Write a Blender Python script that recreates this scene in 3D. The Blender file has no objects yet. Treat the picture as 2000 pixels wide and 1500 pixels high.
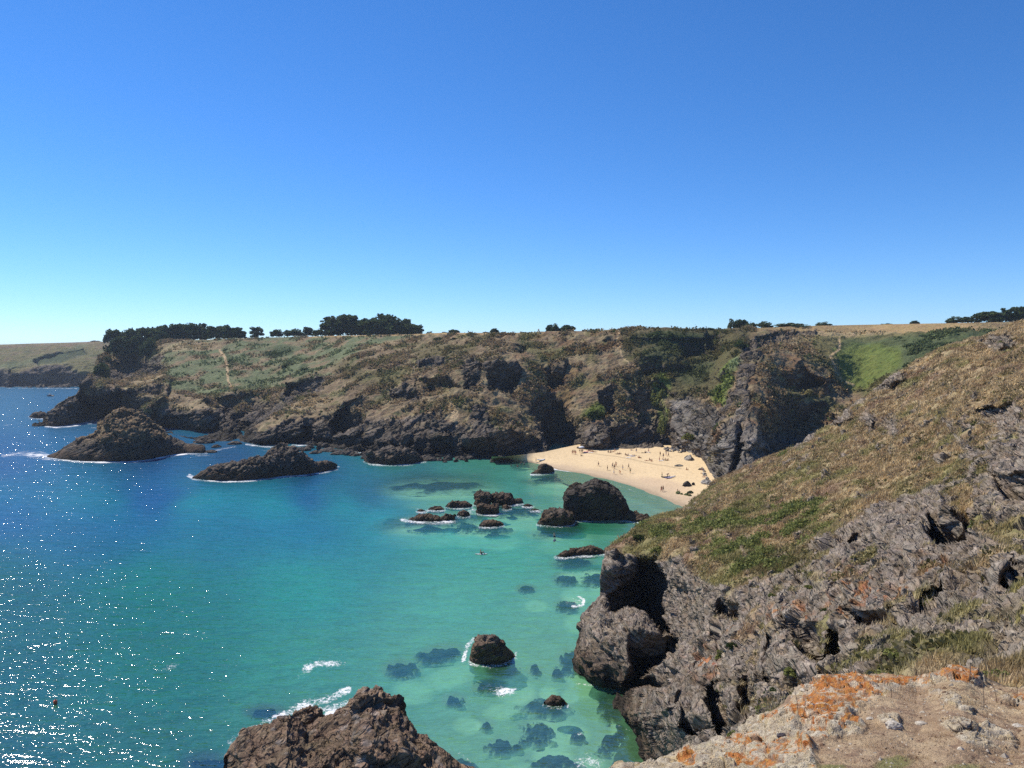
import bpy, bmesh, math, random
import numpy as np
from mathutils import Vector, Matrix
random.seed(7); RNG = np.random.default_rng(11)
R = math.radians
sc = bpy.context.scene; COL = sc.collection

# ------------------------------------------------------------------ camera, sky, sun, exposure
CAMZ, F, VH = 42.0, 1482.0, 690.0           # eye height above the sea, focal length in photo px, horizon row
PITCH = math.atan((750 - VH) / F)
cd = bpy.data.cameras.new('camera'); cam = bpy.data.objects.new('camera', cd); COL.objects.link(cam)
cam.location = (0, 0, CAMZ); cam.rotation_euler = (R(90) - PITCH, 0, 0)
cd.sensor_width = 36; cd.lens = 36 * F / 2000; cd.clip_start = 0.1; cd.clip_end = 30000
sc.camera = cam
SUN_AZ, SUN_EL = R(-51), R(50)
w = bpy.data.worlds.new('World'); sc.world = w; w.use_nodes = True
nt = w.node_tree; bg = nt.nodes['Background']
sky = nt.nodes.new('ShaderNodeTexSky'); sky.sky_type = 'NISHITA'; sky.sun_disc = False
sky.sun_elevation = SUN_EL; sky.sun_rotation = SUN_AZ
sky.altitude = 0; sky.air_density = 0.8; sky.dust_density = 0.0; sky.ozone_density = 8.0
hs = nt.nodes.new('ShaderNodeHueSaturation'); hs.inputs['Saturation'].default_value = 1.14
mx = nt.nodes.new('ShaderNodeMix'); mx.data_type = 'RGBA'; mx.blend_type = 'MULTIPLY'; mx.inputs[0].default_value = 1; mx.inputs[7].default_value = (.97, 1.045, 1.15, 1)
nt.links.new(sky.outputs[0], hs.inputs['Color']); nt.links.new(hs.outputs[0], mx.inputs[6]); nt.links.new(mx.outputs[2], bg.inputs[0]); bg.inputs[1].default_value = 0.125
sl = bpy.data.lights.new('sun', 'SUN'); sl.energy = 5.0; sl.angle = R(0.5); sl.color = (1, 0.93, 0.82)
so = bpy.data.objects.new('sun', sl); COL.objects.link(so)
LD = Vector((math.sin(SUN_AZ) * math.cos(SUN_EL), math.cos(SUN_AZ) * math.cos(SUN_EL), math.sin(SUN_EL)))
so.rotation_euler = LD.to_track_quat('Z', 'Y').to_euler()
so.location = (-200, 200, 300)
vs = sc.view_settings; vs.view_transform = 'Standard'; vs.look = 'None'; vs.exposure = 0.12; vs.gamma = 1
sc.cycles.max_bounces = 6; sc.cycles.transparent_max_bounces = 8
sc.cycles.use_denoising = False
sc.cycles.caustics_reflective = False; sc.cycles.caustics_refractive = False

# ------------------------------------------------------------------ maths helpers
SP, CP = math.sin(PITCH), math.cos(PITCH)
def raydir(u, v):
    a = (np.asarray(u, float) - 1000) / F; b = (750 - np.asarray(v, float)) / F
    y = CP + b * SP; z = -SP + b * CP
    return a / y, z / y                      # x and z per metre of y
def at(u, v, Y):
    ax, az = raydir(u, v); Y = np.asarray(Y, float)
    return np.stack([ax * Y, Y + 0 * ax, CAMZ + az * Y], -1)
def seaY(u, v, z=0.0):
    ax, az = raydir(u, v); return (z - CAMZ) / az
def sea(u, v, z=0.0): return at(u, v, seaY(u, v, z))
def project(P):
    d = P - np.array([0, 0, CAMZ]); f = d[..., 1] * CP - d[..., 2] * SP; up = d[..., 1] * SP + d[..., 2] * CP
    return 1000 + F * d[..., 0] / f, 750 - F * up / f
def S(r, g, b):
    c = np.array([r, g, b], float) / 255
    return np.where(c < .04045, c / 12.92, ((c + .055) / 1.055) ** 2.4)
def smooth(a, b, x):
    t = np.clip((x - a) / (b - a), 0, 1); return t * t * (3 - 2 * t)
def itp(kn, x, k=1):
    kn = np.array(kn, float); return np.interp(x, kn[:, 0], kn[:, k])
def _h(ix, iy, iz, seed):
    h = (ix * 374761393 + iy * 668265263 + iz * 2147483647 + seed * 974634777) & 0xffffffff
    h = ((h ^ (h >> 13)) * 1274126177) & 0xffffffff
    return (h ^ (h >> 16)) & 0xffffffff
def perlin(P, seed=0):
    out = np.empty(len(P), np.float32)
    for s in range(0, len(P), 200000):
        p = P[s:s + 200000]; i = np.floor(p).astype(np.int64); f = p - i; wv = f * f * f * (f * (f * 6 - 15) + 10)
        res = 0
        for dx in (0, 1):
            for dy in (0, 1):
                for dz in (0, 1):
                    h = _h(i[:, 0] + dx, i[:, 1] + dy, i[:, 2] + dz, seed)
                    gx = (h & 1023) / 511.5 - 1; gy = ((h >> 10) & 1023) / 511.5 - 1; gz = ((h >> 20) & 1023) / 511.5 - 1
                    g = gx * (f[:, 0] - dx) + gy * (f[:, 1] - dy) + gz * (f[:, 2] - dz)
                    res = res + g * (wv[:, 0] if dx else 1 - wv[:, 0]) * (wv[:, 1] if dy else 1 - wv[:, 1]) * (wv[:, 2] if dz else 1 - wv[:, 2])
        out[s:s + 200000] = res
    return out
def fbm(P, scale, octs=4, seed=0, gain=.5, ridged=False):
    o = 0; a = 1.0; tot = 0; q = P / scale
    for k in range(octs):
        n = perlin(q * 2.03 ** k + k * 17.3, seed + k)
        o = o + a * ((1 - np.abs(n) * 2.6) if ridged else n * 1.5); tot += a; a *= gain
    return o / tot
def worley(P, scale, seed=0):
    """1 at cell centres falling to 0: rounded cushions."""
    out = np.empty(len(P), np.float32); Q = P / scale
    for s in range(0, len(P), 150000):
        p = Q[s:s + 150000]; i = np.floor(p).astype(np.int64); best = np.full(len(p), 9.0)
        for dx in (-1, 0, 1):
            for dy in (-1, 0, 1):
                for dz in (-1, 0, 1):
                    c = i + np.array([dx, dy, dz]); h = _h(c[:, 0], c[:, 1], c[:, 2], seed)
                    f = np.stack([(h & 1023) / 1023, ((h >> 10) & 1023) / 1023, ((h >> 20) & 1023) / 1023], -1) + c - p
                    best = np.minimum(best, (f * f).sum(-1))
        out[s:s + 150000] = 1 - np.clip(best, 0, 1)
    return out
def facet(P, scale, seed=0):
    """fractured rock: each Voronoi cell is a plane tilted its own way, with sharp steps between cells."""
    out = np.empty(len(P), np.float32); Q = P / scale
    for s in range(0, len(P), 150000):
        p = Q[s:s + 150000]; i = np.floor(p).astype(np.int64); best = np.full(len(p), 9.0); val = np.zeros(len(p))
        for dx in (-1, 0, 1):
            for dy in (-1, 0, 1):
                for dz in (-1, 0, 1):
                    c = i + np.array([dx, dy, dz]); h = _h(c[:, 0], c[:, 1], c[:, 2], seed); h2 = _h(c[:, 0], c[:, 1], c[:, 2], seed + 991)
                    f = p - c - np.stack([(h & 1023) / 1023, ((h >> 10) & 1023) / 1023, ((h >> 20) & 1023) / 1023], -1); d = (f * f).sum(-1)
                    g = np.stack([(h2 & 1023) / 511.5 - 1, ((h2 >> 10) & 1023) / 511.5 - 1, ((h2 >> 20) & 1023) / 511.5 - 1], -1)
                    v = (f * g).sum(-1) * 1.0 + ((h2 & 255) / 255 - .5) * .4; m_ = d < best; val = np.where(m_, v, val); best = np.where(m_, d, best)
        out[s:s + 150000] = val
    return out
def fract(P, scale, seed=0, octs=3):
    Pw = P + np.stack([fbm(P, scale * .9, 3, seed + 5), fbm(P, scale * .9, 3, seed + 6), fbm(P, scale * .9, 3, seed + 7)], -1) * scale * .45
    return sum(facet(Pw, scale * .42 ** k, seed + 11 * k) * .40 ** k for k in range(octs))
class TPS:
    def __init__(s, pts, lam=1e-4):
        p = np.array(pts, float); s.x = p[:, :2] / 300.0; n = len(p); y = np.log(p[:, 2])
        d = np.linalg.norm(s.x[:, None] - s.x[None], axis=-1); K = np.where(d > 0, d * d * np.log(d + 1e-12), 0) + lam * np.eye(n)
        A = np.zeros((n + 3, n + 3)); A[:n, :n] = K; A[:n, n] = 1; A[:n, n + 1:] = s.x; A[n, :n] = 1; A[n + 1:, :n] = s.x.T
        s.w = np.linalg.solve(A, np.r_[y, 0, 0, 0])
    def __call__(s, u, v):
        q = np.stack([np.ravel(u), np.ravel(v)], -1) / 300.0; out = np.empty(len(q)); n = len(s.x)
        for k in range(0, len(q), 20000):
            d = np.linalg.norm(q[k:k + 20000, None] - s.x[None], axis=-1)
            out[k:k + 20000] = (d * d * np.log(d + 1e-12)) @ s.w[:n] + s.w[n] + q[k:k + 20000] @ s.w[n + 1:]
        return np.exp(out).reshape(np.shape(u))
def inpoly(u, v, poly):
    c = np.zeros(np.shape(u), bool); n = len(poly)
    for i in range(n):
        x1, y1 = poly[i]; x2, y2 = poly[(i + 1) % n]
        if y1 == y2: continue
        c ^= ((y1 > v) != (y2 > v)) & (u < (x2 - x1) * (v - y1) / (y2 - y1) + x1)
    return c
def polydist(u, v, poly, closed=True):
    d = np.full(np.shape(u), 1e9); n = len(poly)
    for i in range(n if closed else n - 1):
        x1, y1 = poly[i]; x2, y2 = poly[(i + 1) % n]; L = (x2 - x1) ** 2 + (y2 - y1) ** 2 + 1e-9
        t = np.clip(((u - x1) * (x2 - x1) + (v - y1) * (y2 - y1)) / L, 0, 1)
        d = np.minimum(d, np.hypot(u - x1 - t * (x2 - x1), v - y1 - t * (y2 - y1)))
    return d
def pmask(u, v, poly, soft):
    x = [p[0] for p in poly]; y = [p[1] for p in poly]; m = np.zeros(np.shape(u))
    sel = (u > min(x) - soft) & (u < max(x) + soft) & (v > min(y) - soft) & (v < max(y) + soft)
    if not sel.any(): return m
    uu, vv = u[sel], v[sel]; d = polydist(uu, vv, poly) * np.where(inpoly(uu, vv, poly), 1, -1)
    m[sel] = smooth(-soft, soft, d); return m
def smask(u, v, line, width, soft=None):
    soft = soft or width; return 1 - smooth(width - soft * .5, width + soft * .5, polydist(u, v, line, False))
def emask(u, v, e, soft=.35):
    cu, cv, ru, rv = e[:4]; a = R(e[4]) if len(e) > 4 else 0
    du, dv = u - cu, -(v - cv); x = (du * math.cos(a) + dv * math.sin(a)) / ru; y = (-du * math.sin(a) + dv * math.cos(a)) / rv
    return 1 - smooth(1 - soft, 1 + soft, np.hypot(x, y))

# ------------------------------------------------------------------ object helpers
def tag(o, label=None, cat=None, group=None, kind=None):
    if label: o['label'] = label
    if cat: o['category'] = cat
    if group: o['group'] = group
    if kind: o['kind'] = kind
    return o
def link(o, parent=None):
    COL.objects.link(o)
    if parent: o.parent = parent
    return o
def empty(name, loc=(0, 0, 0), rz=0):
    o = bpy.data.objects.new(name, None); o.location = loc; o.rotation_euler = (0, 0, rz); o.empty_display_size = .2; return link(o)
def mesh_from(name, V, Fq, mats=(), attrs=None, smooth_=True, parent=None, loc=None):
    me = bpy.data.meshes.new(name); V = np.asarray(V, np.float32); Fq = np.asarray(Fq, np.int32); k = Fq.shape[1]
    me.vertices.add(len(V)); me.vertices.foreach_set('co', V.ravel())
    me.loops.add(Fq.size); me.loops.foreach_set('vertex_index', Fq.ravel())
    me.polygons.add(len(Fq)); me.polygons.foreach_set('loop_start', np.arange(0, Fq.size, k, dtype=np.int32))
    me.polygons.foreach_set('use_smooth', np.full(len(Fq), smooth_))
    me.update(calc_edges=True)
    for n, a in (attrs or {}).items():
        at_ = me.attributes.new(n, 'FLOAT_COLOR', 'POINT'); c = np.ones((len(V), 4), np.float32); c[:, :a.shape[1]] = a
        at_.data.foreach_set('color', c.ravel())
    for m in mats: me.materials.append(m)
    o = bpy.data.objects.new(name, me)
    if loc is not None: o.location = loc
    return link(o, parent)
def gridfaces(n, m, flip=False):
    i = np.arange(n - 1)[:, None] * m + np.arange(m - 1)[None]; i = i.ravel()
    f = np.stack([i, i + 1, i + m + 1, i + m], -1)
    return f[:, ::-1] if flip else f
def beds(P, nb, th, seed=0, ledge=.35):
    """tilted rock beds: each bed stands out and steps back under the next one, broken along its length."""
    nb = np.array(nb) / np.linalg.norm(nb); h = P @ nb; w_ = fbm(P, th * 5, 4, seed + 3) * 1.3 + fbm(P, th * 1.4, 3, seed + 9) * .35
    q = h / th + w_; k = np.floor(q); f = q - k; prof = smooth(0, .16, f) * (1 - .75 * f)
    ix = k.astype(np.int64); al = np.floor((P[:, 0] * .9 + P[:, 1] * .5) / (th * 3.1) + k * .37 + w_).astype(np.int64)
    r = (_h(ix, al, ix * 0, seed) & 1023) / 1023
    return (prof - .4) * (.45 + 1.0 * r) + (r - .5) * ledge
def blur(N, k):
    for ax in (0, 1):
        c = np.cumsum(np.concatenate([np.repeat(N.take([0], ax), k + 1, ax), N, np.repeat(N.take([-1], ax), k, ax)], ax), ax)
        N = (c.take(range(2 * k + 1, c.shape[ax]), ax) - c.take(range(0, c.shape[ax] - 2 * k - 1), ax)) / (2 * k + 1)
    return N / (np.linalg.norm(N, axis=-1, keepdims=True) + 1e-9)
def damp(G, k=3.0):
    sz = np.maximum(np.linalg.norm(np.gradient(G, axis=0), axis=-1), np.linalg.norm(np.gradient(G, axis=1), axis=-1)); ref = np.median(sz / G[..., 1]) * G[..., 1] * k
    d = np.clip(ref / sz, .12, 1)
    for ax in (0, 1): d = (d + np.roll(d, 1, ax) + np.roll(d, -1, ax) + np.roll(d, 2, ax) + np.roll(d, -2, ax)) / 5
    return d.ravel()
def steps(u, v, ST):
    d = np.zeros(u.size)
    for q in ST:
        poly, d0, soft = q[:3]; d1 = q[3] if len(q) > 3 else d0; ys = [p[1] for p in poly]; t = np.clip((v - min(ys)) / (max(ys) - min(ys)), 0, 1)
        d += pmask(u, v, poly, soft) * (d0 + (d1 - d0) * t)
    return d
def gnormals(G):
    a = np.gradient(G, axis=0); b = np.gradient(G, axis=1); n = np.cross(a, b); n /= np.linalg.norm(n, axis=-1, keepdims=True) + 1e-9
    return n
# ------------------------------------------------------------------ material helpers
class NT:
    def __init__(s, name):
        s.m = bpy.data.materials.new(name); s.m.use_nodes = True; s.t = s.m.node_tree; s.t.nodes.clear(); s.out = s.n('ShaderNodeOutputMaterial')
    def n(s, t, **kw):
        x = s.t.nodes.new(t)
        for k, v in kw.items(): setattr(x, k, v)
        return x
    def l(s, a, b): s.t.links.new(a, b)
    def val(s, inp, v):
        if hasattr(v, 'is_output') or isinstance(v, bpy.types.NodeSocket): s.l(v, inp)
        else: inp.default_value = v
    def math(s, op, a, b=0.0, c=None, clamp=False):
        x = s.n('ShaderNodeMath', operation=op, use_clamp=clamp); s.val(x.inputs[0], a); s.val(x.inputs[1], b)
        if c is not None: s.val(x.inputs[2], c)
        return x.outputs[0]
    def noise(s, vec, scale, detail=4, rough=.55, dist=0.0):
        x = s.n('ShaderNodeTexNoise'); s.l(vec, x.inputs['Vector']); x.inputs['Scale'].default_value = scale; x.inputs['Detail'].default_value = detail
        x.inputs['Roughness'].default_value = rough; x.inputs['Distortion'].default_value = dist; return x
    def ramp(s, fac, stops):
        x = s.n('ShaderNodeValToRGB'); s.l(fac, x.inputs[0]); e = x.color_ramp.elements
        while len(e) < len(stops): e.new(.5)
        for i, (p, c) in enumerate(stops): e[i].position = p; e[i].color = (c, c, c, 1) if isinstance(c, (int, float)) else (*c, 1)
        return x.outputs[0]
    def mix(s, fac, a, b, bt='MIX'):
        x = s.n('ShaderNodeMix', data_type='RGBA', blend_type=bt); s.val(x.inputs[0], fac)
        for i, v in ((6, a), (7, b)):
            if isinstance(v, (tuple, list, np.ndarray)): x.inputs[i].default_value = (*v[:3], 1)
            else: s.l(v, x.inputs[i])
        return x.outputs[2]
    def coords(s): return s.n('ShaderNodeNewGeometry').outputs['Position']
    def objc(s): return s.n('ShaderNodeTexCoord').outputs['Object']
    def attr(s, name): return s.n('ShaderNodeAttribute', attribute_name=name)
    def bump(s, h, strength, dist, normal=None):
        x = s.n('ShaderNodeBump'); x.inputs['Strength'].default_value = strength; x.inputs['Distance'].default_value = dist; s.l(h, x.inputs['Height'])
        if normal is not None: s.l(normal, x.inputs['Normal'])
        return x.outputs[0]
    def pbr(s, col, rough=.9, normal=None, spec=.2, **kw):
        p = s.n('ShaderNodeBsdfPrincipled')
        if isinstance(col, (tuple, list, np.ndarray)): p.inputs['Base Color'].default_value = (*col[:3], 1)
        else: s.l(col, p.inputs['Base Color'])
        s.val(p.inputs['Roughness'], rough); p.inputs['Specular IOR Level'].default_value = spec
        if normal is not None: s.l(normal, p.inputs['Normal'])
        s.l(p.outputs[0], s.out.inputs[0]); return p
def flat(name, col, rough=.8, spec=.3, var=.12):
    m = NT(name); n = m.noise(m.objc(), 6, 3); f = m.math('MULTIPLY_ADD', n.outputs[0], var * 2, 1 - var)
    cmb = m.n('ShaderNodeVectorMath', operation='SCALE'); cmb.inputs[0].default_value = tuple(col); m.l(f, cmb.inputs['Scale'])
    m.pbr(cmb.outputs[0], rough, spec=spec); return m.m

def terrain_mat(name, px, nb=(-.45, -.2, .87), bumpd=1.0):
    """Painted albedo (attribute 'col'), rockiness (attribute 'msk'.r), fine grain scaled to px metres."""
    m = NT(name); P = m.coords(); c = m.attr('col').outputs['Color']; k = m.attr('msk'); sep = m.n('ShaderNodeSeparateColor'); m.l(k.outputs['Color'], sep.inputs[0])
    rock = sep.outputs[0]
    n1 = m.noise(P, .22 / px, 5, .65); n2 = m.noise(P, .045 / px, 4, .6)
    nb = Vector(nb).normalized(); va = Vector((nb.z, 0, -nb.x)).normalized(); vb = nb.cross(va); mp = m.n('ShaderNodeCombineXYZ')
    for i_, (vv, k_) in enumerate(((va, .38), (vb, .38), (nb, 1.9))):
        dd = m.n('ShaderNodeVectorMath', operation='DOT_PRODUCT'); m.l(P, dd.inputs[0]); dd.inputs[1].default_value = vv * k_; m.l(dd.outputs['Value'], mp.inputs[i_])
    st = m.noise(mp.outputs[0], .13 / px, 5, .62, .3)
    vor = m.n('ShaderNodeTexVoronoi', feature='F1'); m.l(mp.outputs[0], vor.inputs['Vector']); vor.inputs['Scale'].default_value = .12 / px
    g = m.math('MULTIPLY_ADD', n1.outputs[0], 1.1, .45); g = m.math('MULTIPLY', g, m.math('MULTIPLY_ADD', n2.outputs[0], 1.0, .5))
    r_ = m.ramp(st.outputs[0], [(0.30, .5), (.46, .88), (.56, 1.08), (.72, 1.8)]); r_ = m.math('MULTIPLY', r_, m.math('MULTIPLY_ADD', n1.outputs[0], .9, .55))
    f = m.n('ShaderNodeMix', data_type='FLOAT'); m.l(rock, f.inputs[0]); m.l(g, f.inputs[2]); m.l(r_, f.inputs[3])
    sc_ = m.n('ShaderNodeVectorMath', operation='SCALE'); m.l(c, sc_.inputs[0]); m.l(f.outputs[0], sc_.inputs['Scale'])
    hv = m.n('ShaderNodeHueSaturation'); m.l(sc_.outputs[0], hv.inputs['Color']); m.l(m.math('MULTIPLY_ADD', m.noise(P, .1 / px, 3).outputs[0], .07, .465), hv.inputs['Hue'])
    h = m.n('ShaderNodeMix', data_type='FLOAT'); m.l(rock, h.inputs[0]); m.l(n1.outputs[0], h.inputs[2])
    ck = [];
    for sc__ in (.035 / px, .11 / px):
        wp = m.n('ShaderNodeVectorMath', operation='MULTIPLY_ADD'); m.l(m.noise(mp.outputs[0], sc__ * 1.4, 3).outputs['Color'], wp.inputs[0]); wp.inputs[1].default_value = (.5 / sc__,) * 3; m.l(mp.outputs[0], wp.inputs[2])
        v_ = m.n('ShaderNodeTexVoronoi', feature='DISTANCE_TO_EDGE'); m.l(wp.outputs[0], v_.inputs['Vector']); v_.inputs['Scale'].default_value = sc__; ck.append(m.ramp(v_.outputs[0], [(0, 0), (.07, 1)]))
    hr = m.math('ADD', m.math('MULTIPLY', st.outputs[0], 1.5), m.math('MULTIPLY', vor.outputs[0], .8)); hr = m.math('ADD', hr, m.math('MULTIPLY', ck[0], 1.3)); hr = m.math('ADD', hr, m.math('MULTIPLY', ck[1], .5)); hr = m.math('ADD', hr, m.math('MULTIPLY', m.noise(P, .9 / px, 3, .7).outputs[0], .35)); m.l(hr, h.inputs[3])
    nb = m.bump(h.outputs[0], 1.0, 3.8 * px * bumpd)
    m.pbr(hv.outputs[0], .92, nb, .15); return m.m

m_ = NT('pale_stone'); q_ = m_.noise(m_.coords(), 40, 5, .7); m_.pbr(m_.mix(m_.ramp(q_.outputs[0], [(.3, 0), (.65, 1)]), (.30, .25, .19), (.66, .60, .50)), .9, m_.bump(q_.outputs[0], 1, .02)); M_FSTONE = m_.m
def steep(N): return np.clip(1 - np.abs(N[:, 2]), 0, 1)
def blend(col, c, m): col += (np.asarray(c, float) - col) * m[:, None]

# palette (albedo)
C_ROCK = np.array([.125, .103, .082]); C_ROCKD = np.array([.075, .065, .055]); C_ROCKL = np.array([.30, .28, .25]); C_WET = np.array([.040, .034, .026])
C_TAN = np.array([.345, .262, .145]); C_BROWN = np.array([.195, .138, .078]); C_OLIVE = np.array([.17, .155, .06]); C_GREEN = np.array([.16, .20, .045])
C_DARKG = np.array([.05, .07, .026]); C_FERN = np.array([.145, .168, .080]); C_FIELD = np.array([.36, .25, .115]); C_SAND = np.array([.72, .54, .31]); C_RUST = np.array([.19, .10, .045])
M_FAR = terrain_mat('far_cliff_scrub', .38); M_AFAR = terrain_mat('distant_cliff_scrub', .9)
NBF, NBN = (-.45, -.2, .87), (.40, -.25, .88); M_NEAR = terrain_mat('near_cliff_scrub', .11, NBN); M_ROCKS = terrain_mat('sea_rock', .16); M_ROCKF = terrain_mat('far_sea_rock', .3)
WAVE, WCOL = .315, .80

def jitter(U, V, P, amt, scale, seed):
    return U + fbm(P, scale, 3, seed) * amt, V + fbm(P, scale, 3, seed + 50) * amt * .6

# ================================================================== FAR COAST (one sheet, columns of constant bearing)
SHORE = [(60, 836), (88, 832), (145, 824), (165, 816), (205, 812), (250, 830), (345, 850), (380, 859), (430, 862), (490, 866), (560, 864), (640, 874), (720, 886), (820, 893), (900, 893), (985, 897), (1040, 893), (1060, 889), (1130, 876), (1200, 877), (1320, 878), (1350, 884), (1378, 905), (1385, 925), (1410, 940), (1500, 945), (1560, 935), (1620, 880), (1660, 860), (1760, 790), (1900, 720), (2000, 690), (2200, 680)]
SHZ = [(60, 0), (1000, 0), (1060, 1.5), (1120, 2.6), (1385, 2.2), (1600, 6), (1700, 14), (2200, 35)]
TOP = [(60, 834), (84, 828), (92, 816), (104, 803), (113, 789), (148, 771), (157, 757), (165, 742), (186, 727), (191, 694), (215, 682), (260, 674), (300, 668), (330, 664), (400, 664), (480, 661), (560, 659), (640, 656), (800, 653), (860, 650), (1000, 650), (1130, 647), (1200, 645), (1240, 641), (1300, 640), (1350, 643), (1420, 642), (1500, 640), (1560, 637), (1700, 634), (1860, 631), (2000, 628), (2200, 625)]
TOPY = [(60, 440), (104, 450), (148, 465), (165, 480), (190, 560), (260, 620), (400, 590), (480, 575), (640, 555), (800, 500), (1000, 430), (1130, 412), (1230, 402), (1350, 400), (1450, 400), (1560, 425), (1700, 440), (2000, 400), (2200, 380)]
farctl = []
for u_ in (60, 88, 120, 165, 205, 250, 300, 345, 380, 430, 490, 560, 640, 720, 820, 900, 985, 1060, 1130, 1200, 1260, 1320, 1355, 1378, 1400, 1450, 1500, 1560, 1620):
    v_ = itp(SHORE, u_); farctl.append((u_, float(v_), float(seaY(u_, v_, itp(SHZ, u_)))))
for u_, y_ in TOPY: farctl.append((u_, float(itp(TOP, u_)) , y_))
farctl += [(120, 800, 452), (150, 790, 456), (180, 760, 470), (200, 780, 458), (215, 700, 600), (260, 720, 590), (300, 740, 500), (235, 760, 470), (230, 790, 462), (290, 770, 455), (330, 700, 540),
 (290, 800, 432), (350, 770, 450), (350, 810, 425), (400, 770, 450), (400, 820, 392), (470, 760, 446), (450, 810, 410), (470, 840, 382), (550, 757, 440), (520, 800, 410), (620, 740, 432), (500, 700, 520), (640, 700, 480), (400, 700, 530),
 (640, 770, 396), (700, 700, 440), (560, 805, 376), (510, 835, 362), (600, 840, 352), (680, 820, 348), (760, 850, 322), (760, 780, 362), (760, 720, 405), (840, 700, 405), (850, 780, 345), (850, 850, 314),
 (920, 860, 306), (920, 700, 380), (930, 780, 338), (985, 860, 306), (1000, 760, 350), (1000, 690, 378), (1000, 820, 322), (1060, 830, 334), (1080, 870, 328), (1100, 780, 352), (1100, 700, 380), (1130, 850, 324), (1180, 840, 322), (1180, 780, 340), (1200, 700, 372),
 (1260, 840, 325), (1290, 780, 345), (1290, 700, 368), (1310, 860, 318), (1350, 800, 322), (1350, 850, 300), (1400, 700, 365), (1400, 760, 330), (1385, 860, 268), (1450, 690, 345), (1440, 760, 298), (1440, 820, 268), (1440, 880, 246), (1490, 850, 258), (1480, 900, 240),
 (1500, 700, 335), (1550, 760, 315), (1550, 840, 300), (1600, 780, 318), (1600, 700, 345), (1640, 760, 330), (1680, 700, 365), (1680, 740, 345), (1760, 690, 350), (1850, 670, 345), (1900, 650, 355), (1700, 660, 395)]
ftps = TPS(farctl)
NU, NV = 1150, 250
us = np.r_[np.linspace(60, 700, 380, endpoint=False), np.linspace(700, 1650, 620, endpoint=False), np.linspace(1650, 2200, 150)]
NU = len(us); tt = np.linspace(0, 1, NV)
U = np.repeat(us[None], NV, 0); VB, VT = itp(SHORE, us), itp(TOP, us); V = VB + (VT - VB) * tt[:, None]
Y = ftps(U, V)
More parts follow.
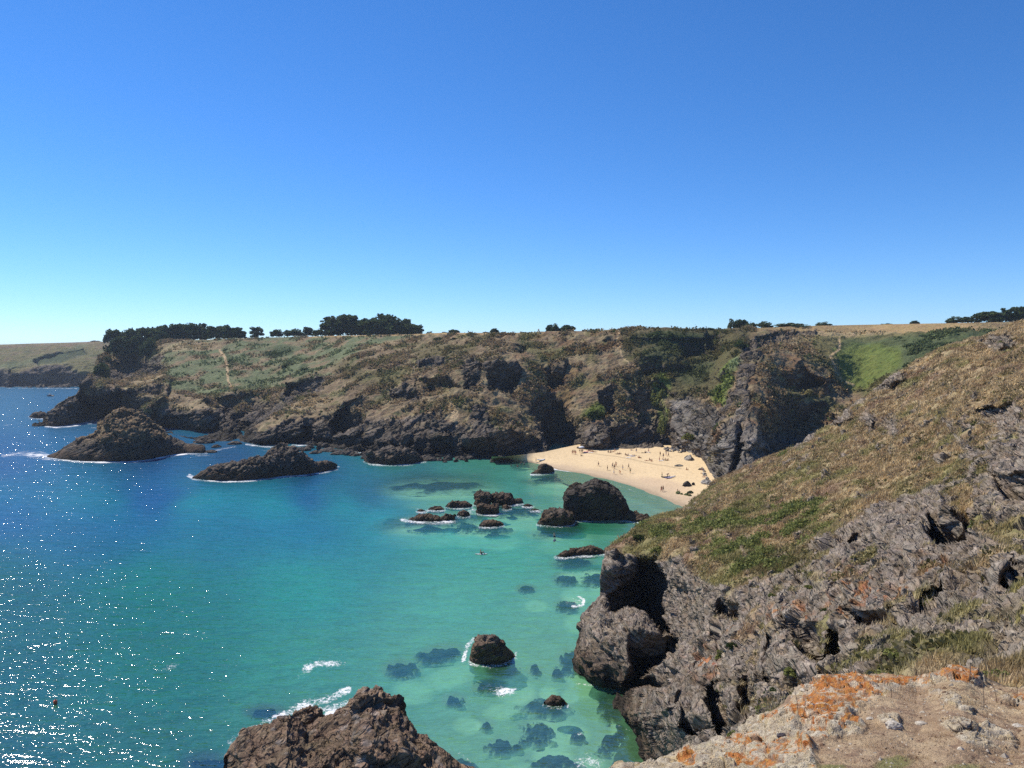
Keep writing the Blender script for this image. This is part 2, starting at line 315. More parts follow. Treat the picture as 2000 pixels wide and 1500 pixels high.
# steps: (polygon, metres away(+)/towards(-), softness px)
FSTEP = [
 ([(225, 745), (300, 735), (335, 738), (330, 775), (300, 800), (228, 796)], -12, 3), ([(224, 770), (320, 750), (324, 762), (300, 792), (262, 804), (226, 806)], -3, 2.5, 48),
 ([(150, 770), (160, 745), (205, 738), (240, 745), (235, 762), (200, 775)], -8, 3), ([(150, 776), (158, 756), (240, 760), (238, 792), (205, 814), (165, 804)], 0, 3, 36),
 ([(270, 775), (330, 776), (420, 782), (440, 800), (430, 842), (330, 838), (290, 815)], -8, 3), ([(296, 806), (340, 812), (400, 806), (430, 803), (432, 842), (400, 852), (345, 850), (300, 828)], -2, 3, 46),
 ([(382, 858), (400, 840), (440, 818), (455, 806), (480, 790), (492, 812), (485, 850), (478, 862)], -12, 3, 6),
 ([(488, 862), (500, 835), (540, 812), (590, 815), (600, 840), (560, 860)], -5, 3),
 ([(590, 832), (610, 832), (612, 866), (588, 866)], 9, 3),
 ([(560, 752), (600, 742), (636, 736), (630, 758), (590, 776), (560, 775)], 0, 2.5, 34),
 ([(400, 785), (545, 760), (560, 785), (545, 806), (500, 826), (478, 850), (450, 815)], 0, 4, 38),
 ([(898, 700), (925, 700), (942, 715), (935, 760), (908, 765)], -8, 3, 11), ([(945, 708), (1005, 706), (1018, 738), (1005, 770), (955, 765)], -9, 3, 17),
 ([(982, 670), (1030, 676), (1025, 694), (985, 690)], -5, 2.5, 16), ([(1078, 700), (1105, 705), (1100, 735), (1080, 728)], -5, 3), ([(1040, 672), (1062, 672), (1090, 700), (1060, 700)], 4, 4),
 ([(1035, 800), (1060, 770), (1100, 790), (1132, 840), (1132, 874), (1075, 888), (1060, 850)], 0, 6, 28),
 ([(955, 845), (990, 838), (1040, 850), (1070, 888), (990, 897), (958, 893)], -9, 3, 12), ([(903, 855), (950, 850), (958, 892), (905, 890)], -7, 2.5, 12),
 ([(640, 870), (660, 845), (700, 842), (712, 865), (690, 876)], -7, 3, 8), ([(612, 842), (640, 830), (668, 838), (650, 868), (620, 868)], -5, 3, 9),
 ([(705, 865), (715, 848), (750, 838), (752, 865), (720, 880)], -5, 3, 10), ([(760, 760), (800, 752), (832, 770), (820, 785), (770, 782)], -4, 3, 14), ([(815, 705), (870, 700), (868, 718), (820, 722)], -4, 3, 10),
 ([(810, 740), (875, 735), (870, 752), (812, 758)], -3, 3, 9), ([(675, 790), (715, 775), (716, 830), (660, 850), (640, 832)], 0, 4, 34),
 ([(1138, 878), (1138, 840), (1165, 836), (1185, 850), (1190, 878)], -4, 3), ([(1190, 838), (1270, 830), (1310, 845), (1310, 880), (1190, 880)], -1, 3, 12),
 ([(1165, 770), (1195, 750), (1205, 800), (1185, 815)], -5, 3, 14), ([(1310, 790), (1345, 770), (1400, 792), (1395, 850), (1320, 870)], -3, 3),
 ([(1378, 860), (1388, 840), (1412, 815), (1440, 830), (1436, 880), (1425, 925), (1400, 938), (1376, 915)], -11, 3, -4),
 ([(1448, 835), (1460, 795), (1482, 800), (1480, 850), (1500, 880), (1470, 870), (1444, 880)], -7, 3),
 ([(1440, 895), (1452, 868), (1495, 900), (1500, 945), (1430, 945)], -9, 3), ([(1375, 645), (1405, 645), (1405, 695), (1380, 690)], 2, 3, 14),
 ([(1475, 662), (1590, 642), (1590, 656), (1480, 684)], 0, 2.5, 15), ([(1485, 810), (1540, 790), (1620, 780), (1630, 830), (1570, 890), (1500, 920), (1478, 870)], -2, 6, 22),
 ([(1180, 655), (1450, 648), (1450, 660), (1180, 668)], -4, 5), ([(1240, 690), (1330, 685), (1340, 720), (1250, 730)], -5, 8), ([(1260, 735), (1330, 730), (1400, 760), (1330, 780)], -5, 8),
 ([(760, 855), (800, 850), (810, 885), (765, 888)], -6, 3, 10), ([(840, 850), (880, 846), (890, 888), (842, 890)], -6, 3, 10), ([(820, 740), (880, 735), (900, 760), (840, 775)], 0, 4, 22), ([(1055, 720), (1100, 715), (1110, 760), (1070, 770)], -1, 5, 17), ([(1320, 665), (1370, 660), (1380, 700), (1330, 705)], -2, 4, 14), ([(1240, 700), (1290, 695), (1300, 740), (1250, 740)], -3, 4, 9), ([(1210, 730), (1260, 740), (1300, 800), (1290, 850), (1250, 830)], 0, 5, 13), ([(1490, 700), (1560, 700), (1600, 750), (1560, 770), (1500, 760)], -2, 5, 18), ([(190, 700), (330, 720), (300, 740), (240, 745), (205, 738)], 0, 5, 34), ([(80, 812), (150, 780), (200, 800), (165, 825), (90, 833)], -6, 4, 2)]
Pn0 = at(U, V, Y).reshape(-1, 3); Uj, Vj = jitter(U.ravel(), V.ravel(), Pn0, 5, 9, 3)
fade = (smooth(0, .04, tt) * 1.0)[:, None].repeat(NU, 1).ravel() * (1 - smooth(.96, 1, tt))[:, None].repeat(NU, 1).ravel()
dY = steps(Uj, Vj, FSTEP)
G = at(U, V, Y + (dY * fade).reshape(U.shape)); P = G.reshape(-1, 3)
# masks
uf, vf = U.ravel(), V.ravel(); uj, vj = jitter(uf, vf, P, 14, 14, 21)
tau = np.repeat(tt[:, None], NU, 1).ravel()
nrm = gnormals(G); nrm[nrm[..., 1] > 0] *= -1; nrm = blur(nrm, 4); N0 = nrm.reshape(-1, 3)
big = fbm(P, 22, 5, 1); mid = fbm(P, 7, 4, 9)
# rock at the foot (height varies), green / brown scrub above
foot = itp([(60, 1), (160, 1), (200, .8), (300, .55), (400, .42), (520, .36), (640, .34), (800, .26), (900, .22), (1040, .22), (1130, .2), (1300, .22), (1360, .3), (1400, .33), (1480, .36), (1550, .3), (1700, 0), (2200, 0)], uf)
rock = 1 - smooth(-.06, .06, tau - foot - .10 * big - .06 * mid)
for poly in [[(898, 700), (925, 700), (942, 715), (935, 765), (908, 765)], [(945, 708), (1005, 706), (1018, 738), (1005, 772), (955, 765)], [(1165, 770), (1195, 750), (1205, 800), (1185, 815)],
             [(1310, 790), (1345, 775), (1400, 800), (1395, 850), (1320, 870)], [(1440, 690), (1475, 665), (1490, 700), (1462, 760), (1470, 860), (1380, 870), (1400, 810), (1445, 760)],
             [(760, 760), (800, 752), (832, 770), (820, 785), (770, 782)], [(815, 705), (870, 700), (868, 718), (820, 722)], [(700, 840), (880, 800), (960, 800), (960, 890), (700, 890)], [(270, 720), (320, 690), (312, 735), (290, 740)],
             [(1475, 665), (1590, 644), (1590, 658), (1480, 684)], [(560, 752), (636, 736), (630, 760), (590, 778), (548, 800)], [(150, 772), (160, 745), (235, 742), (235, 790), (150, 800)]]:
    rock = np.maximum(rock, pmask(uj, vj, poly, 3) * (.55 + .45 * (mid > -.1)))
for poly in [[(228, 744), (300, 733), (335, 737), (332, 748), (280, 762), (232, 762)], [(272, 776), (330, 774), (425, 780), (440, 795), (400, 802), (330, 806), (280, 800)], [(450, 798), (480, 786), (495, 806), (470, 812)], [(500, 838), (560, 800), (600, 780), (650, 780), (680, 800), (620, 822), (560, 822), (510, 850)], [(150, 773), (200, 741), (240, 745), (235, 757), (190, 768)], [(330, 745), (420, 778), (400, 790), (300, 770)], [(860, 790), (920, 800), (910, 835), (870, 825)], [(970, 838), (1040, 840), (1050, 862), (1000, 850)], [(1380, 905), (1395, 850), (1440, 780), (1450, 790), (1410, 850), (1392, 900)]]:
    rock *= 1 - pmask(uj, vj, poly, 3) * .92
# displacement
r1 = fbm(P * np.array([1, 1, 1.6]) + (P @ np.array([.5, .1, .86]))[:, None] * .8, 11, 5, 31, .55, True); r2 = fbm(P, 3.2, 4, 41, .55, True)
cush = worley(P, 2.6, 5); cush2 = worley(P, 1.2, 6)
fern = pmask(uj, vj, [(330, 668), (640, 658), (830, 655), (760, 672), (700, 690), (640, 722), (560, 752), (400, 772), (330, 760), (320, 700)], 6)
fieldm = np.maximum(pmask(uf, vf, [(600, 640), (830, 640), (1060, 640), (1050, 653), (960, 656), (860, 655), (600, 661)], 1.5), pmask(uf, vf, [(1560, 620), (2200, 610), (2200, 650), (2050, 660), (1960, 648), (1860, 648), (1780, 653), (1660, 652), (1590, 648), (1480, 648), (1470, 640)], 2))
qs = P @ np.array([[.86, .1, -.5], [0, 1, 0], [.5, 0, .86]]).T * np.array([.8, .9, 1.35]); fr1 = fract(qs, 12, 35, 3)
disp = rock * (1.0 * (r1 - .35) + .3 * (r2 - .35) + 2.2 * fr1 + 1.9 * beds(P, NBF, 4.2, 41) + .8 * beds(P, NBF, 1.5, 45)) + (1 - rock) * (1 - fern * .6) * (2.4 * (fbm(P, 13, 4, 77, .5, True) - .4) + 1.0 * cush * (.5 + mid) + .4 * cush2) + (1 - rock) * fern * .35 * cush2
disp *= damp(G) * (1 - fieldm) * (1 - .75 * smooth(.97, 1, tau)) * smooth(-.01, .03, tau)
P2 = P + N0 * disp[:, None]; G2 = P2.reshape(NV, NU, 3)
N1 = gnormals(G2); N1[N1[..., 2] < 0] *= -1; st = steep(N1.reshape(-1, 3))
rock = np.maximum(rock, smooth(.62, .85, st + .12 * mid) * (1 - fern) * .85)
# colour
col = np.tile(C_BROWN * 1.05, (NU * NV, 1)); v3 = fbm(P, 5, 4, 61); v4 = fbm(P, 16, 4, 62)
blend(col, C_TAN * .92, smooth(-.1, .35, v3)); blend(col, C_OLIVE, smooth(.0, .3, v4) * .8); blend(col, C_DARKG * 1.3, smooth(.14, .4, fbm(P, 8, 4, 63)) * .6)
blend(col, C_RUST, smooth(.05, .3, fbm(P, 10, 3, 64)) * .6 * smooth(880, 1100, uf) + .0)
blend(col, C_FERN, fern * smooth(-.3, .15, v4 + .1)); blend(col, C_BROWN * 1.25, fern * smooth(.05, .25, fbm(P, 18, 4, 65)) * .9)
def pf(c, shapes, st_=1.0, soft=4, uu=uj, vv=vj, kind='p'):
    for s_ in shapes: blend(col, c, (pmask(uu, vv, s_, soft) if kind == 'p' else emask(uu, vv, s_)) * st_)
pf(C_FERN * 1.25, [[(380, 768), (560, 752), (640, 728), (650, 736), (560, 758), (400, 775)]], .9)
pf(C_DARKG, [(545, 690, 30, 10, 10), (558, 714, 10, 6), (595, 718, 8, 5), (240, 690, 25, 12), (300, 700, 10, 14), (445, 700, 6, 22, 15)], .85, kind='e')
pf(C_OLIVE * .55, [[(1210, 655), (1290, 640), (1470, 645), (1450, 700), (1420, 760), (1340, 790), (1280, 780), (1250, 720), (1215, 690)]], .85, 10)
pf(C_DARKG * 1.1, [(1300, 690, 45, 18, 20), (1340, 670, 60, 15), (1280, 665, 30, 12), (1360, 730, 40, 22, 20), (1310, 660, 60, 8)], .6, kind='e')
pf(C_GREEN * .85, [(1292, 762, 20, 24), (1295, 815, 13, 26), (1420, 740, 12, 45, -25), (1405, 780, 14, 14), (1160, 805, 26, 16, 20), (1343, 848, 12, 9)], .9, kind='e')
pf(C_FERN * 1.3, [(1436, 712, 6, 22, -22)], .9, kind='e')
pf(C_OLIVE * .7, [(900, 800, 40, 14), (860, 690, 60, 14), (950, 660, 30, 5), (720, 740, 40, 12), (680, 720, 30, 10)], .6, kind='e')
pf(C_TAN * 1.5, [(885, 815, 6, 22, 10), (880, 800, 8, 8)], .7, kind='e')
pf(C_TAN * 1.1, [(600, 795, 45, 10, 15), (380, 795, 40, 8), (280, 752, 40, 8, 20), (360, 680, 50, 8, 5), (760, 675, 40, 5, 12), (1530, 672, 50, 6)], .7, kind='e')
# right bowl
bowl = pmask(uj, vj, [(1580, 655), (1980, 640), (1980, 700), (1700, 780), (1640, 760), (1590, 690)], 6)
blend(col, C_OLIVE, bowl * .8); blend(col, np.array([.085, .11, .045]), pmask(uj, vj, [(1640, 668), (1960, 645), (1960, 690), (1800, 720), (1740, 735), (1720, 700), (1640, 685)], 7) * .9)
blend(col, C_GREEN * .85, pmask(uj, vj, [(1622, 682), (1700, 676), (1760, 684), (1765, 715), (1725, 742), (1690, 764), (1658, 760), (1630, 715)], 7) * .9)
blend(col, C_TAN * 1.2, pmask(uf, vf, [(1560, 648), (1800, 652), (1700, 660), (1560, 662)], 3) * .8)
blend(col, C_FIELD, fieldm)
rc = np.tile(C_ROCK, (NU * NV, 1)); v5 = fbm(P, 9, 4, 71)
rc *= (1.08 + .6 * v5)[:, None]; rb = smooth(.0, .35, fbm(P, 6, 3, 72)); rc += (np.array([.13, .10, .06]) - rc) * (rb * .5)[:, None]
rl = np.maximum(pmask(uj, vj, [(1310, 790), (1345, 775), (1400, 800), (1395, 870), (1330, 885)], 6), pmask(uj, vj, [(1380, 870), (1440, 780), (1500, 860), (1500, 940), (1380, 940)], 8)); rc += (C_ROCKL - rc) * (rl * .35)[:, None]
wet = 1 - smooth(1.6, 5.5, P[:, 2] + 1.6 * mid); wet *= (uf < 1050); rc += (C_WET - rc) * (wet * .9)[:, None]
blend(col, rc, np.array([0., 0, 0]) if False else rock) if False else None
rock *= 1 - pmask(uj, vj, [(1600, 660), (1730, 660), (1720, 750), (1690, 766), (1655, 762), (1615, 715)], 5)
col += (rc - col) * rock[:, None]
# paths
for line, wd in [([(430, 686), (440, 700), (444, 720), (446, 745), (455, 764)], 2.2), ([(1210, 655), (1202, 668), (1212, 680), (1214, 698), (1228, 715), (1252, 733)], 1.3), ([(1638, 665), (1640, 685), (1618, 700), (1640, 745), (1665, 758)], 2), ([(1270, 830), (1300, 845), (1310, 858)], 1.2)]:
    rock *= 1 - pmask(uj, vj, [(1600, 660), (1730, 660), (1720, 750), (1690, 766), (1655, 762), (1615, 715)], 5)
    mk = smask(uf + 2 * v3, vf, line, wd, 1.5); blend(col, np.array([.50, .36, .20]), mk * .95); rock *= 1 - mk
msk = np.stack([rock, tau, fern], -1)
FARFERN = fern.reshape(NV, NU); FARBOWL = pmask(uf, vf, [(1590, 655), (1740, 655), (1775, 690), (1765, 730), (1716, 750), (1690, 768), (1655, 764), (1615, 715)], 8).reshape(NV, NU); FARG, FARCOL, FARROCK, FARFIELD = G2, col, rock.reshape(NV, NU), fieldm.reshape(NV, NU)
# skirts: foot below the water/sand, plateau behind the skyline
rows = [G2[0] + np.array([0, -1.5, -3.0]), ]
dirs = np.stack([raydir(us, VT)[0], np.ones(NU), np.zeros(NU)], -1)
backs = [G2[-1] + dirs * d + np.array([0, 0, dz]) for d, dz in ((4, -.2), (15, -.8), (60, -1.0), (200, 0), (700, -4), (2500, -60))]
headonly = (us < 200)
for b_ in backs[2:]: b_[headonly] = G2[-1][headonly] + dirs[headonly] * 40 + np.array([0, 0, -70])
GA = np.concatenate([np.stack(rows), G2, np.stack(backs)], 0)
c3 = col.reshape(NV, NU, 3); m3 = msk.reshape(NV, NU, 3)
pc = np.where((us[None, :, None] > 580), C_FIELD, C_OLIVE); CA = np.concatenate([c3[:1], c3, np.repeat(pc, 6, 0)], 0); MA = np.concatenate([m3[:1], m3, np.zeros((6, NU, 3))], 0)
GA = np.concatenate([GA] + [GA[:, -1:] + np.array([d, 0, d * .02]) for d in (60, 300, 1500)], 1); CA = np.concatenate([CA] + [CA[:, -1:]] * 3, 1); MA = np.concatenate([MA] + [MA[:, -1:]] * 3, 1)
o = mesh_from('headland_terrain', GA.reshape(-1, 3), gridfaces(*GA.shape[:2]), [M_FAR], {'col': CA.reshape(-1, 3), 'msk': MA.reshape(-1, 3)})
tag(o, kind='structure')

# ================================================================== DISTANT HEADLAND
us = np.linspace(-220, 360, 330); tt = np.linspace(0, 1, 90)
sh = itp([(-220, 757), (0, 757), (60, 758), (150, 758), (360, 757)], us); tp = itp([(-220, 675), (0, 673), (60, 671), (100, 670), (150, 668.5), (190, 667), (260, 668), (360, 668)], us)
U = np.repeat(us[None], 90, 0); V = sh + (tp - sh) * tt[:, None]
Ys = seaY(us, sh); prof = itp([(0, 0), (.32, .12), (.55, .35), (.75, .6), (1, 1)], tt)[:, None]; Y = Ys + (1150 - Ys) * prof
Pq = at(U, V, Y).reshape(-1, 3); uj, vj = jitter(U.ravel(), V.ravel(), Pq, 8, 40, 5)
dY = np.zeros(U.size)
for poly, d_, s_ in [([(70, 706), (110, 692), (165, 684), (172, 694), (120, 712), (80, 714)], 20, 4), ([(20, 722), (60, 716), (90, 730), (90, 757), (20, 757)], 38, 4), ([(90, 730), (160, 710), (200, 712), (200, 757), (92, 757)], 45, 4), ([(-200, 722), (10, 726), (14, 757), (-200, 757)], 32, 4)]: dY += pmask(uj, vj, poly, s_) * (d_ * np.clip((vj - 715) / 40, 0, 1) if d_ > 30 else d_)
G = at(U, V, Y + dY.reshape(U.shape)); P = G.reshape(-1, 3); nn = gnormals(G); nn[nn[..., 1] > 0] *= -1
tau = np.repeat(tt[:, None], len(us), 1).ravel(); bg_ = fbm(P, 50, 4, 2)
rock = 1 - smooth(-.05, .05, tau - .40 - .35 * bg_ - .1 * fbm(P, 20, 3, 12))
P2 = P + nn.reshape(-1, 3) * (rock * (5 * (fbm(P, 28, 5, 8, .55, True) - .4) + 4.5 * fract(P, 30, 9, 3)) + (1 - rock) * 3.0 * worley(P, 8, 3) * (1 - smooth(.9, 1, tau)))[:, None]
col = np.tile(C_OLIVE * .9, (len(P), 1)); blend(col, C_BROWN, smooth(-.1, .25, fbm(P, 35, 4, 4))); blend(col, C_FERN, pmask(uj, vj, [(-220, 715), (40, 712), (140, 684), (150, 672), (180, 672), (120, 705), (20, 722), (-220, 725)], 5) * .8); blend(col, C_DARKG, pmask(uj, vj, [(70, 706), (110, 692), (165, 684), (172, 694), (120, 712), (80, 714)], 3) * .9); blend(col, C_BROWN * 1.1, smooth(.8, 1, tau) * .5); blend(col, C_DARKG, smooth(.12, .35, fbm(P, 22, 4, 44)) * .6)
col += (C_ROCK * .8 - col) * rock[:, None]; G2 = P2.reshape(G.shape)
GA = np.concatenate([(G2[0] + np.array([0, -3, -4]))[None], G2, np.stack([G2[-1] + np.array([0, 30, -.5]), G2[-1] + np.array([0, 300, -3]), G2[-1] + np.array([0, 2500, -60])])], 0)
c3 = col.reshape(G.shape); CA = np.concatenate([c3[:1], c3, np.repeat(c3[-1:], 3, 0)], 0); m3 = np.stack([rock, tau, tau], -1).reshape(G.shape); MA = np.concatenate([m3[:1], m3, np.zeros((3,) + m3.shape[1:])], 0)
tag(mesh_from('distant_headland_terrain', GA.reshape(-1, 3), gridfaces(*GA.shape[:2]), [M_AFAR], {'col': CA.reshape(-1, 3), 'msk': MA.reshape(-1, 3)}), kind='structure')

# ================================================================== BEACH
fr = [(900, 905), (985, 899), (1040, 904), (1068, 911), (1095, 918), (1140, 925), (1190, 937), (1240, 952), (1290, 971), (1345, 993), (1420, 1025), (1480, 1050)]
bk = [(900, 893), (985, 893), (1060, 884), (1130, 869), (1200, 869), (1330, 871), (1480, 880)]
us = np.linspace(960, 1480, 330); tt = np.linspace(-.35, 1, 150)
A = sea(us, itp(fr, us)); B = sea(us, itp(bk, us), 2.7)
A3 = np.repeat(A[None], 150, 0); T = tt[:, None, None]
zz = np.where(T[..., 0] < 0, T[..., 0] * 5.5, 2.9 * np.clip(T[..., 0], 0, 1) ** .7) * np.ones((1, len(us)))
G = A3 + (B - A) * T; G[..., 2] = zz
P = G.reshape(-1, 3); G[..., 2] += (fbm(P, 9, 3, 3) * .12 + fbm(P, 1.3, 3, 4) * .05 * (zz.ravel() > .5)).reshape(zz.shape) * smooth(-.02, .15, zz)
uu, vv = project(G.reshape(-1, 3)); z = zz.ravel(); P = G.reshape(-1, 3); n_ = fbm(P, 12, 4, 6)
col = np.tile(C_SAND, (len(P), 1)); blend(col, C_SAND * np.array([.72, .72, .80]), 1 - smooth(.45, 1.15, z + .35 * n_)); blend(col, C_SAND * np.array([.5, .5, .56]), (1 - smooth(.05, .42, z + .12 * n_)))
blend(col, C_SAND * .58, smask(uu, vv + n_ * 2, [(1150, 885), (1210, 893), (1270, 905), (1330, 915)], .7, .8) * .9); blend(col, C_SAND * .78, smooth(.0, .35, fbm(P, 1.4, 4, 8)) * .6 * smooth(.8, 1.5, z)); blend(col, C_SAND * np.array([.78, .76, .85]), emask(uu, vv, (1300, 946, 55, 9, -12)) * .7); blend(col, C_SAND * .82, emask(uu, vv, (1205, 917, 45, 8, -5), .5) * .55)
m = NT('sand'); c = m.attr('col').outputs['Color']; P_ = m.coords(); n = m.noise(P_, 1.6, 5, .65); s_ = m.n('ShaderNodeVectorMath', operation='SCALE'); m.l(c, s_.inputs[0]); m.l(m.math('MULTIPLY_ADD', n.outputs[0], .8, .6), s_.inputs['Scale']); m.pbr(s_.outputs[0], .85, m.bump(n.outputs[0], .6, .15), .2)
M_SAND = m.m
def beachz(x, y):                                    # height of the sand under a point
    u, v = project(np.array([x, y, 0.0])); best = np.argmin((G[..., 0] - x) ** 2 + (G[..., 1] - y) ** 2); return float(G.reshape(-1, 3)[best, 2])
BEACH = G.copy()
def onbeach(u, v):
    pu, pv = project(BEACH.reshape(-1, 3)); k = np.argmin((pu - u) ** 2 + 4 * (pv - v) ** 2); zb = BEACH.reshape(-1, 3)[k, 2]; p = sea(u, v, max(zb, .02)); return p
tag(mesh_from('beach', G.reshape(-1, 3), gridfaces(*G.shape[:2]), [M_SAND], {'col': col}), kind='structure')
#SPLIT_NEAR
# ================================================================== NEAR PROMONTORY
UL = [(612, 2150), (622, 2040), (630, 2000), (640, 1972), (652, 1950), (665, 1900), (685, 1832), (705, 1795), (722, 1772), (745, 1728), (770, 1700), (790, 1668), (808, 1648), (822, 1640), (830, 1622), (842, 1606), (856, 1580), (872, 1556), (895, 1500), (910, 1465), (925, 1432), (940, 1400), (955, 1385), (972, 1362), (990, 1345), (1003, 1315), (1012, 1275), (1020, 1258), (1035, 1238), (1050, 1222), (1062, 1200), (1075, 1184), (1090, 1177), (1120, 1172), (1165, 1172), (1180, 1160), (1200, 1148), (1230, 1134), (1262, 1128), (1290, 1122), (1312, 1128), (1326, 1138), (1334, 1165), (1342, 1205), (1352, 1215), (1365, 1192), (1385, 1178), (1400, 1188), (1415, 1214), (1424, 1240), (1436, 1232), (1455, 1212), (1475, 1200), (1500, 1190), (1540, 1180)]
LY = [(612, 160), (630, 165), (665, 170), (745, 178), (790, 180), (835, 178), (872, 176), (925, 186), (945, 186), (990, 168), (1012, 150), (1050, 132), (1090, 116), (1165, 112), (1200, 107), (1262, 102), (1326, 98), (1342, 95.6), (1365, 92.5), (1385, 89.8), (1424, 85), (1455, 81.5), (1500, 77), (1540, 73.3)]
ctl = [(float(u), float(v), float(itp(LY, v))) for v, u in UL[2::2]]
ctl += [(1400, 1080, 98), (1300, 1050, 118), (1500, 1030, 105), (1500, 950, 145), (1500, 1100, 88), (1600, 900, 140), (1600, 1000, 100), (1700, 800, 165), (1700, 900, 122), (1700, 1000, 85), (1800, 750, 160), (1800, 850, 115), (1900, 700, 152), (1900, 800, 105), (2000, 700, 125), (2000, 850, 78), (2000, 1000, 52), (1900, 950, 70), (1400, 1000, 132),
 (1200, 1100, 113), (1250, 1140, 116), (1320, 1150, 102), (1350, 1250, 88), (1400, 1180, 84), (1450, 1250, 71), (1500, 1180, 72), (1550, 1300, 55), (1600, 1150, 66), (1650, 1250, 51), (1700, 1150, 56), (1700, 1280, 42), (1800, 1100, 54), (1800, 1250, 39), (1900, 1150, 45), (1900, 1280, 33), (2000, 1150, 38), (2000, 1300, 28), (2150, 1150, 34), (2150, 900, 70), (2150, 1300, 24), (2150, 750, 100),
 (1300, 1330, 80), (1300, 1420, 69), (1250, 1460, 75), (1400, 1350, 65), (1400, 1440, 54), (1350, 1490, 58), (1500, 1400, 45), (1600, 1400, 36), (1800, 1400, 26), (1170, 1230, 102), (1250, 1230, 98), (1300, 1260, 95), (1200, 1300, 96), (1250, 1330, 88), (1250, 1400, 80), (1600, 1540, 28), (1400, 1540, 46), (1900, 1540, 20), (2150, 1540, 17)]
ntps = TPS(ctl)
vv_ = np.r_[np.linspace(612, 1000, 260, endpoint=False), np.linspace(1000, 1540, 430)]; NV = len(vv_); NU = 700
ul = itp(UL, vv_); ss = np.linspace(0, 1, NU)
U = ul[:, None] + (2170 - ul)[:, None] * ss; V = np.repeat(vv_[:, None], NU, 1); Y = ntps(U, V)
NSTEP = [
 ([(1240, 1092), (1285, 1088), (1302, 1118), (1310, 1150), (1298, 1180), (1306, 1210), (1318, 1238), (1290, 1240), (1262, 1205), (1228, 1190), (1190, 1200), (1186, 1165), (1212, 1140), (1236, 1125)], 8, 3, 17),
 ([(1172, 1172), (1190, 1190), (1230, 1188), (1270, 1215), (1315, 1245), (1300, 1270), (1250, 1280), (1230, 1310), (1225, 1345), (1100, 1340), (1120, 1200)], -3.5, 4),
 ([(1300, 1245), (1322, 1240), (1335, 1262), (1322, 1285), (1300, 1272)], 5, 3),
 ([(1380, 1340), (1392, 1330), (1420, 1370), (1428, 1425), (1405, 1440), (1388, 1390)], 2, 2, 17),
 ([(1190, 1500), (1206, 1450), (1300, 1385), (1330, 1378), (1345, 1420), (1360, 1470), (1360, 1540), (1180, 1540)], -4, 3, 13),
 ([(1334, 1405), (1375, 1395), (1392, 1420), (1370, 1440), (1345, 1430)], -1, 2, 9),
 # spur rising in front of the grass slope
 ([(1515, 1145), (1535, 1128), (1580, 1105), (1600, 1062), (1625, 1050), (1650, 1068), (1690, 1060), (1700, 1010), (1760, 1000), (1800, 1010), (1810, 975), (1835, 970), (1870, 1000), (1895, 1040), (2000, 1090), (2180, 1100), (2180, 1540), (1560, 1540), (1500, 1420), (1480, 1300), (1500, 1200)], -7, 4),
 ([(1538, 1208), (1602, 1215), (1614, 1245), (1602, 1302), (1572, 1285), (1553, 1245)], 0, 2.5, 11), ([(1625, 1225), (1655, 1240), (1640, 1310), (1610, 1330), (1605, 1300)], 2, 3, 16),
 ([(1668, 1192), (1765, 1185), (1750, 1215), (1712, 1235), (1675, 1222)], -2, 2.5, 9), ([(1412, 1168), (1448, 1180), (1444, 1215), (1408, 1205)], 0, 2.5, 9),
 ([(1820, 985), (1880, 1000), (1905, 1010), (1895, 1060), (1840, 1075), (1815, 1050)], -2, 3, 13), ([(1800, 1170), (1850, 1160), (1845, 1190), (1800, 1195)], 2, 3),
 ([(1940, 930), (1975, 935), (2060, 930), (2060, 985), (1970, 985)], 1, 3, 8), ([(1905, 805), (1950, 795), (1988, 790), (1985, 815), (1945, 830), (1915, 825)], 2, 2.5, 9), ([(1850, 828), (1866, 832), (1880, 852), (1868, 856), (1855, 844)], 0, 2, 6),
 ([(1718, 818), (1750, 826), (1768, 845), (1735, 856)], 1, 2.5, 7), ([(1725, 745), (1735, 716), (1755, 716), (1765, 726), (1768, 745), (1740, 758)], -5, 2), ([(1708, 748), (1735, 733), (1738, 752), (1712, 760)], -3, 2),
 ([(1625, 830), (1630, 790), (1650, 786), (1664, 800), (1664, 818), (1640, 835)], -4, 2), ([(1680, 820), (1700, 806), (1712, 826), (1704, 842)], -4, 2), ([(1552, 860), (1560, 838), (1582, 836), (1600, 850), (1575, 868)], -4, 2),
 ([(1930, 660), (1970, 655), (1985, 680), (1950, 690)], -4, 3), ([(1455, 1420), (1490, 1330), (1500, 1240), (1512, 1250), (1508, 1340), (1470, 1440)], 1.6, 3), ([(1270, 1330), (1282, 1325), (1300, 1352), (1292, 1362)], 2, 2), ([(1400, 1240), (1408, 1242), (1415, 1340), (1406, 1340)], 1.5, 2), ([(1340, 1120), (1346, 1125), (1352, 1220), (1344, 1215)], 1.0, 2), ([(1235, 1300), (1300, 1290), (1330, 1320), (1290, 1345), (1235, 1345)], -1, 3, 9), ([(1195, 1150), (1240, 1130), (1240, 1190), (1200, 1200)], -2, 3, 9), ([(1660, 1060), (1700, 1030), (1720, 1060), (1680, 1090)], -2, 3, 9), ([(1920, 1110), (1990, 1130), (1985, 1165), (1930, 1150)], -2, 4, 5), ([(1450, 1330), (1475, 1300), (1480, 1380), (1450, 1400)], -2, 3, 10), ([(1240, 1290), (1330, 1350), (1310, 1390), (1240, 1400)], -3, 4, -1), ([(1600, 1385), (1500, 1340), (1520, 1290), (1560, 1290), (1640, 1330)], -3, 3, 12), ([(1170, 1178), (1180, 1170), (1195, 1290), (1130, 1325), (1130, 1250)], -1, 3, 1), ([(1225, 1225), (1330, 1250), (1300, 1290), (1250, 1330), (1232, 1290)], -2, 4, 14), ([(1980, 1100), (2100, 1120), (2100, 1180), (1990, 1160)], 4, 5),
]
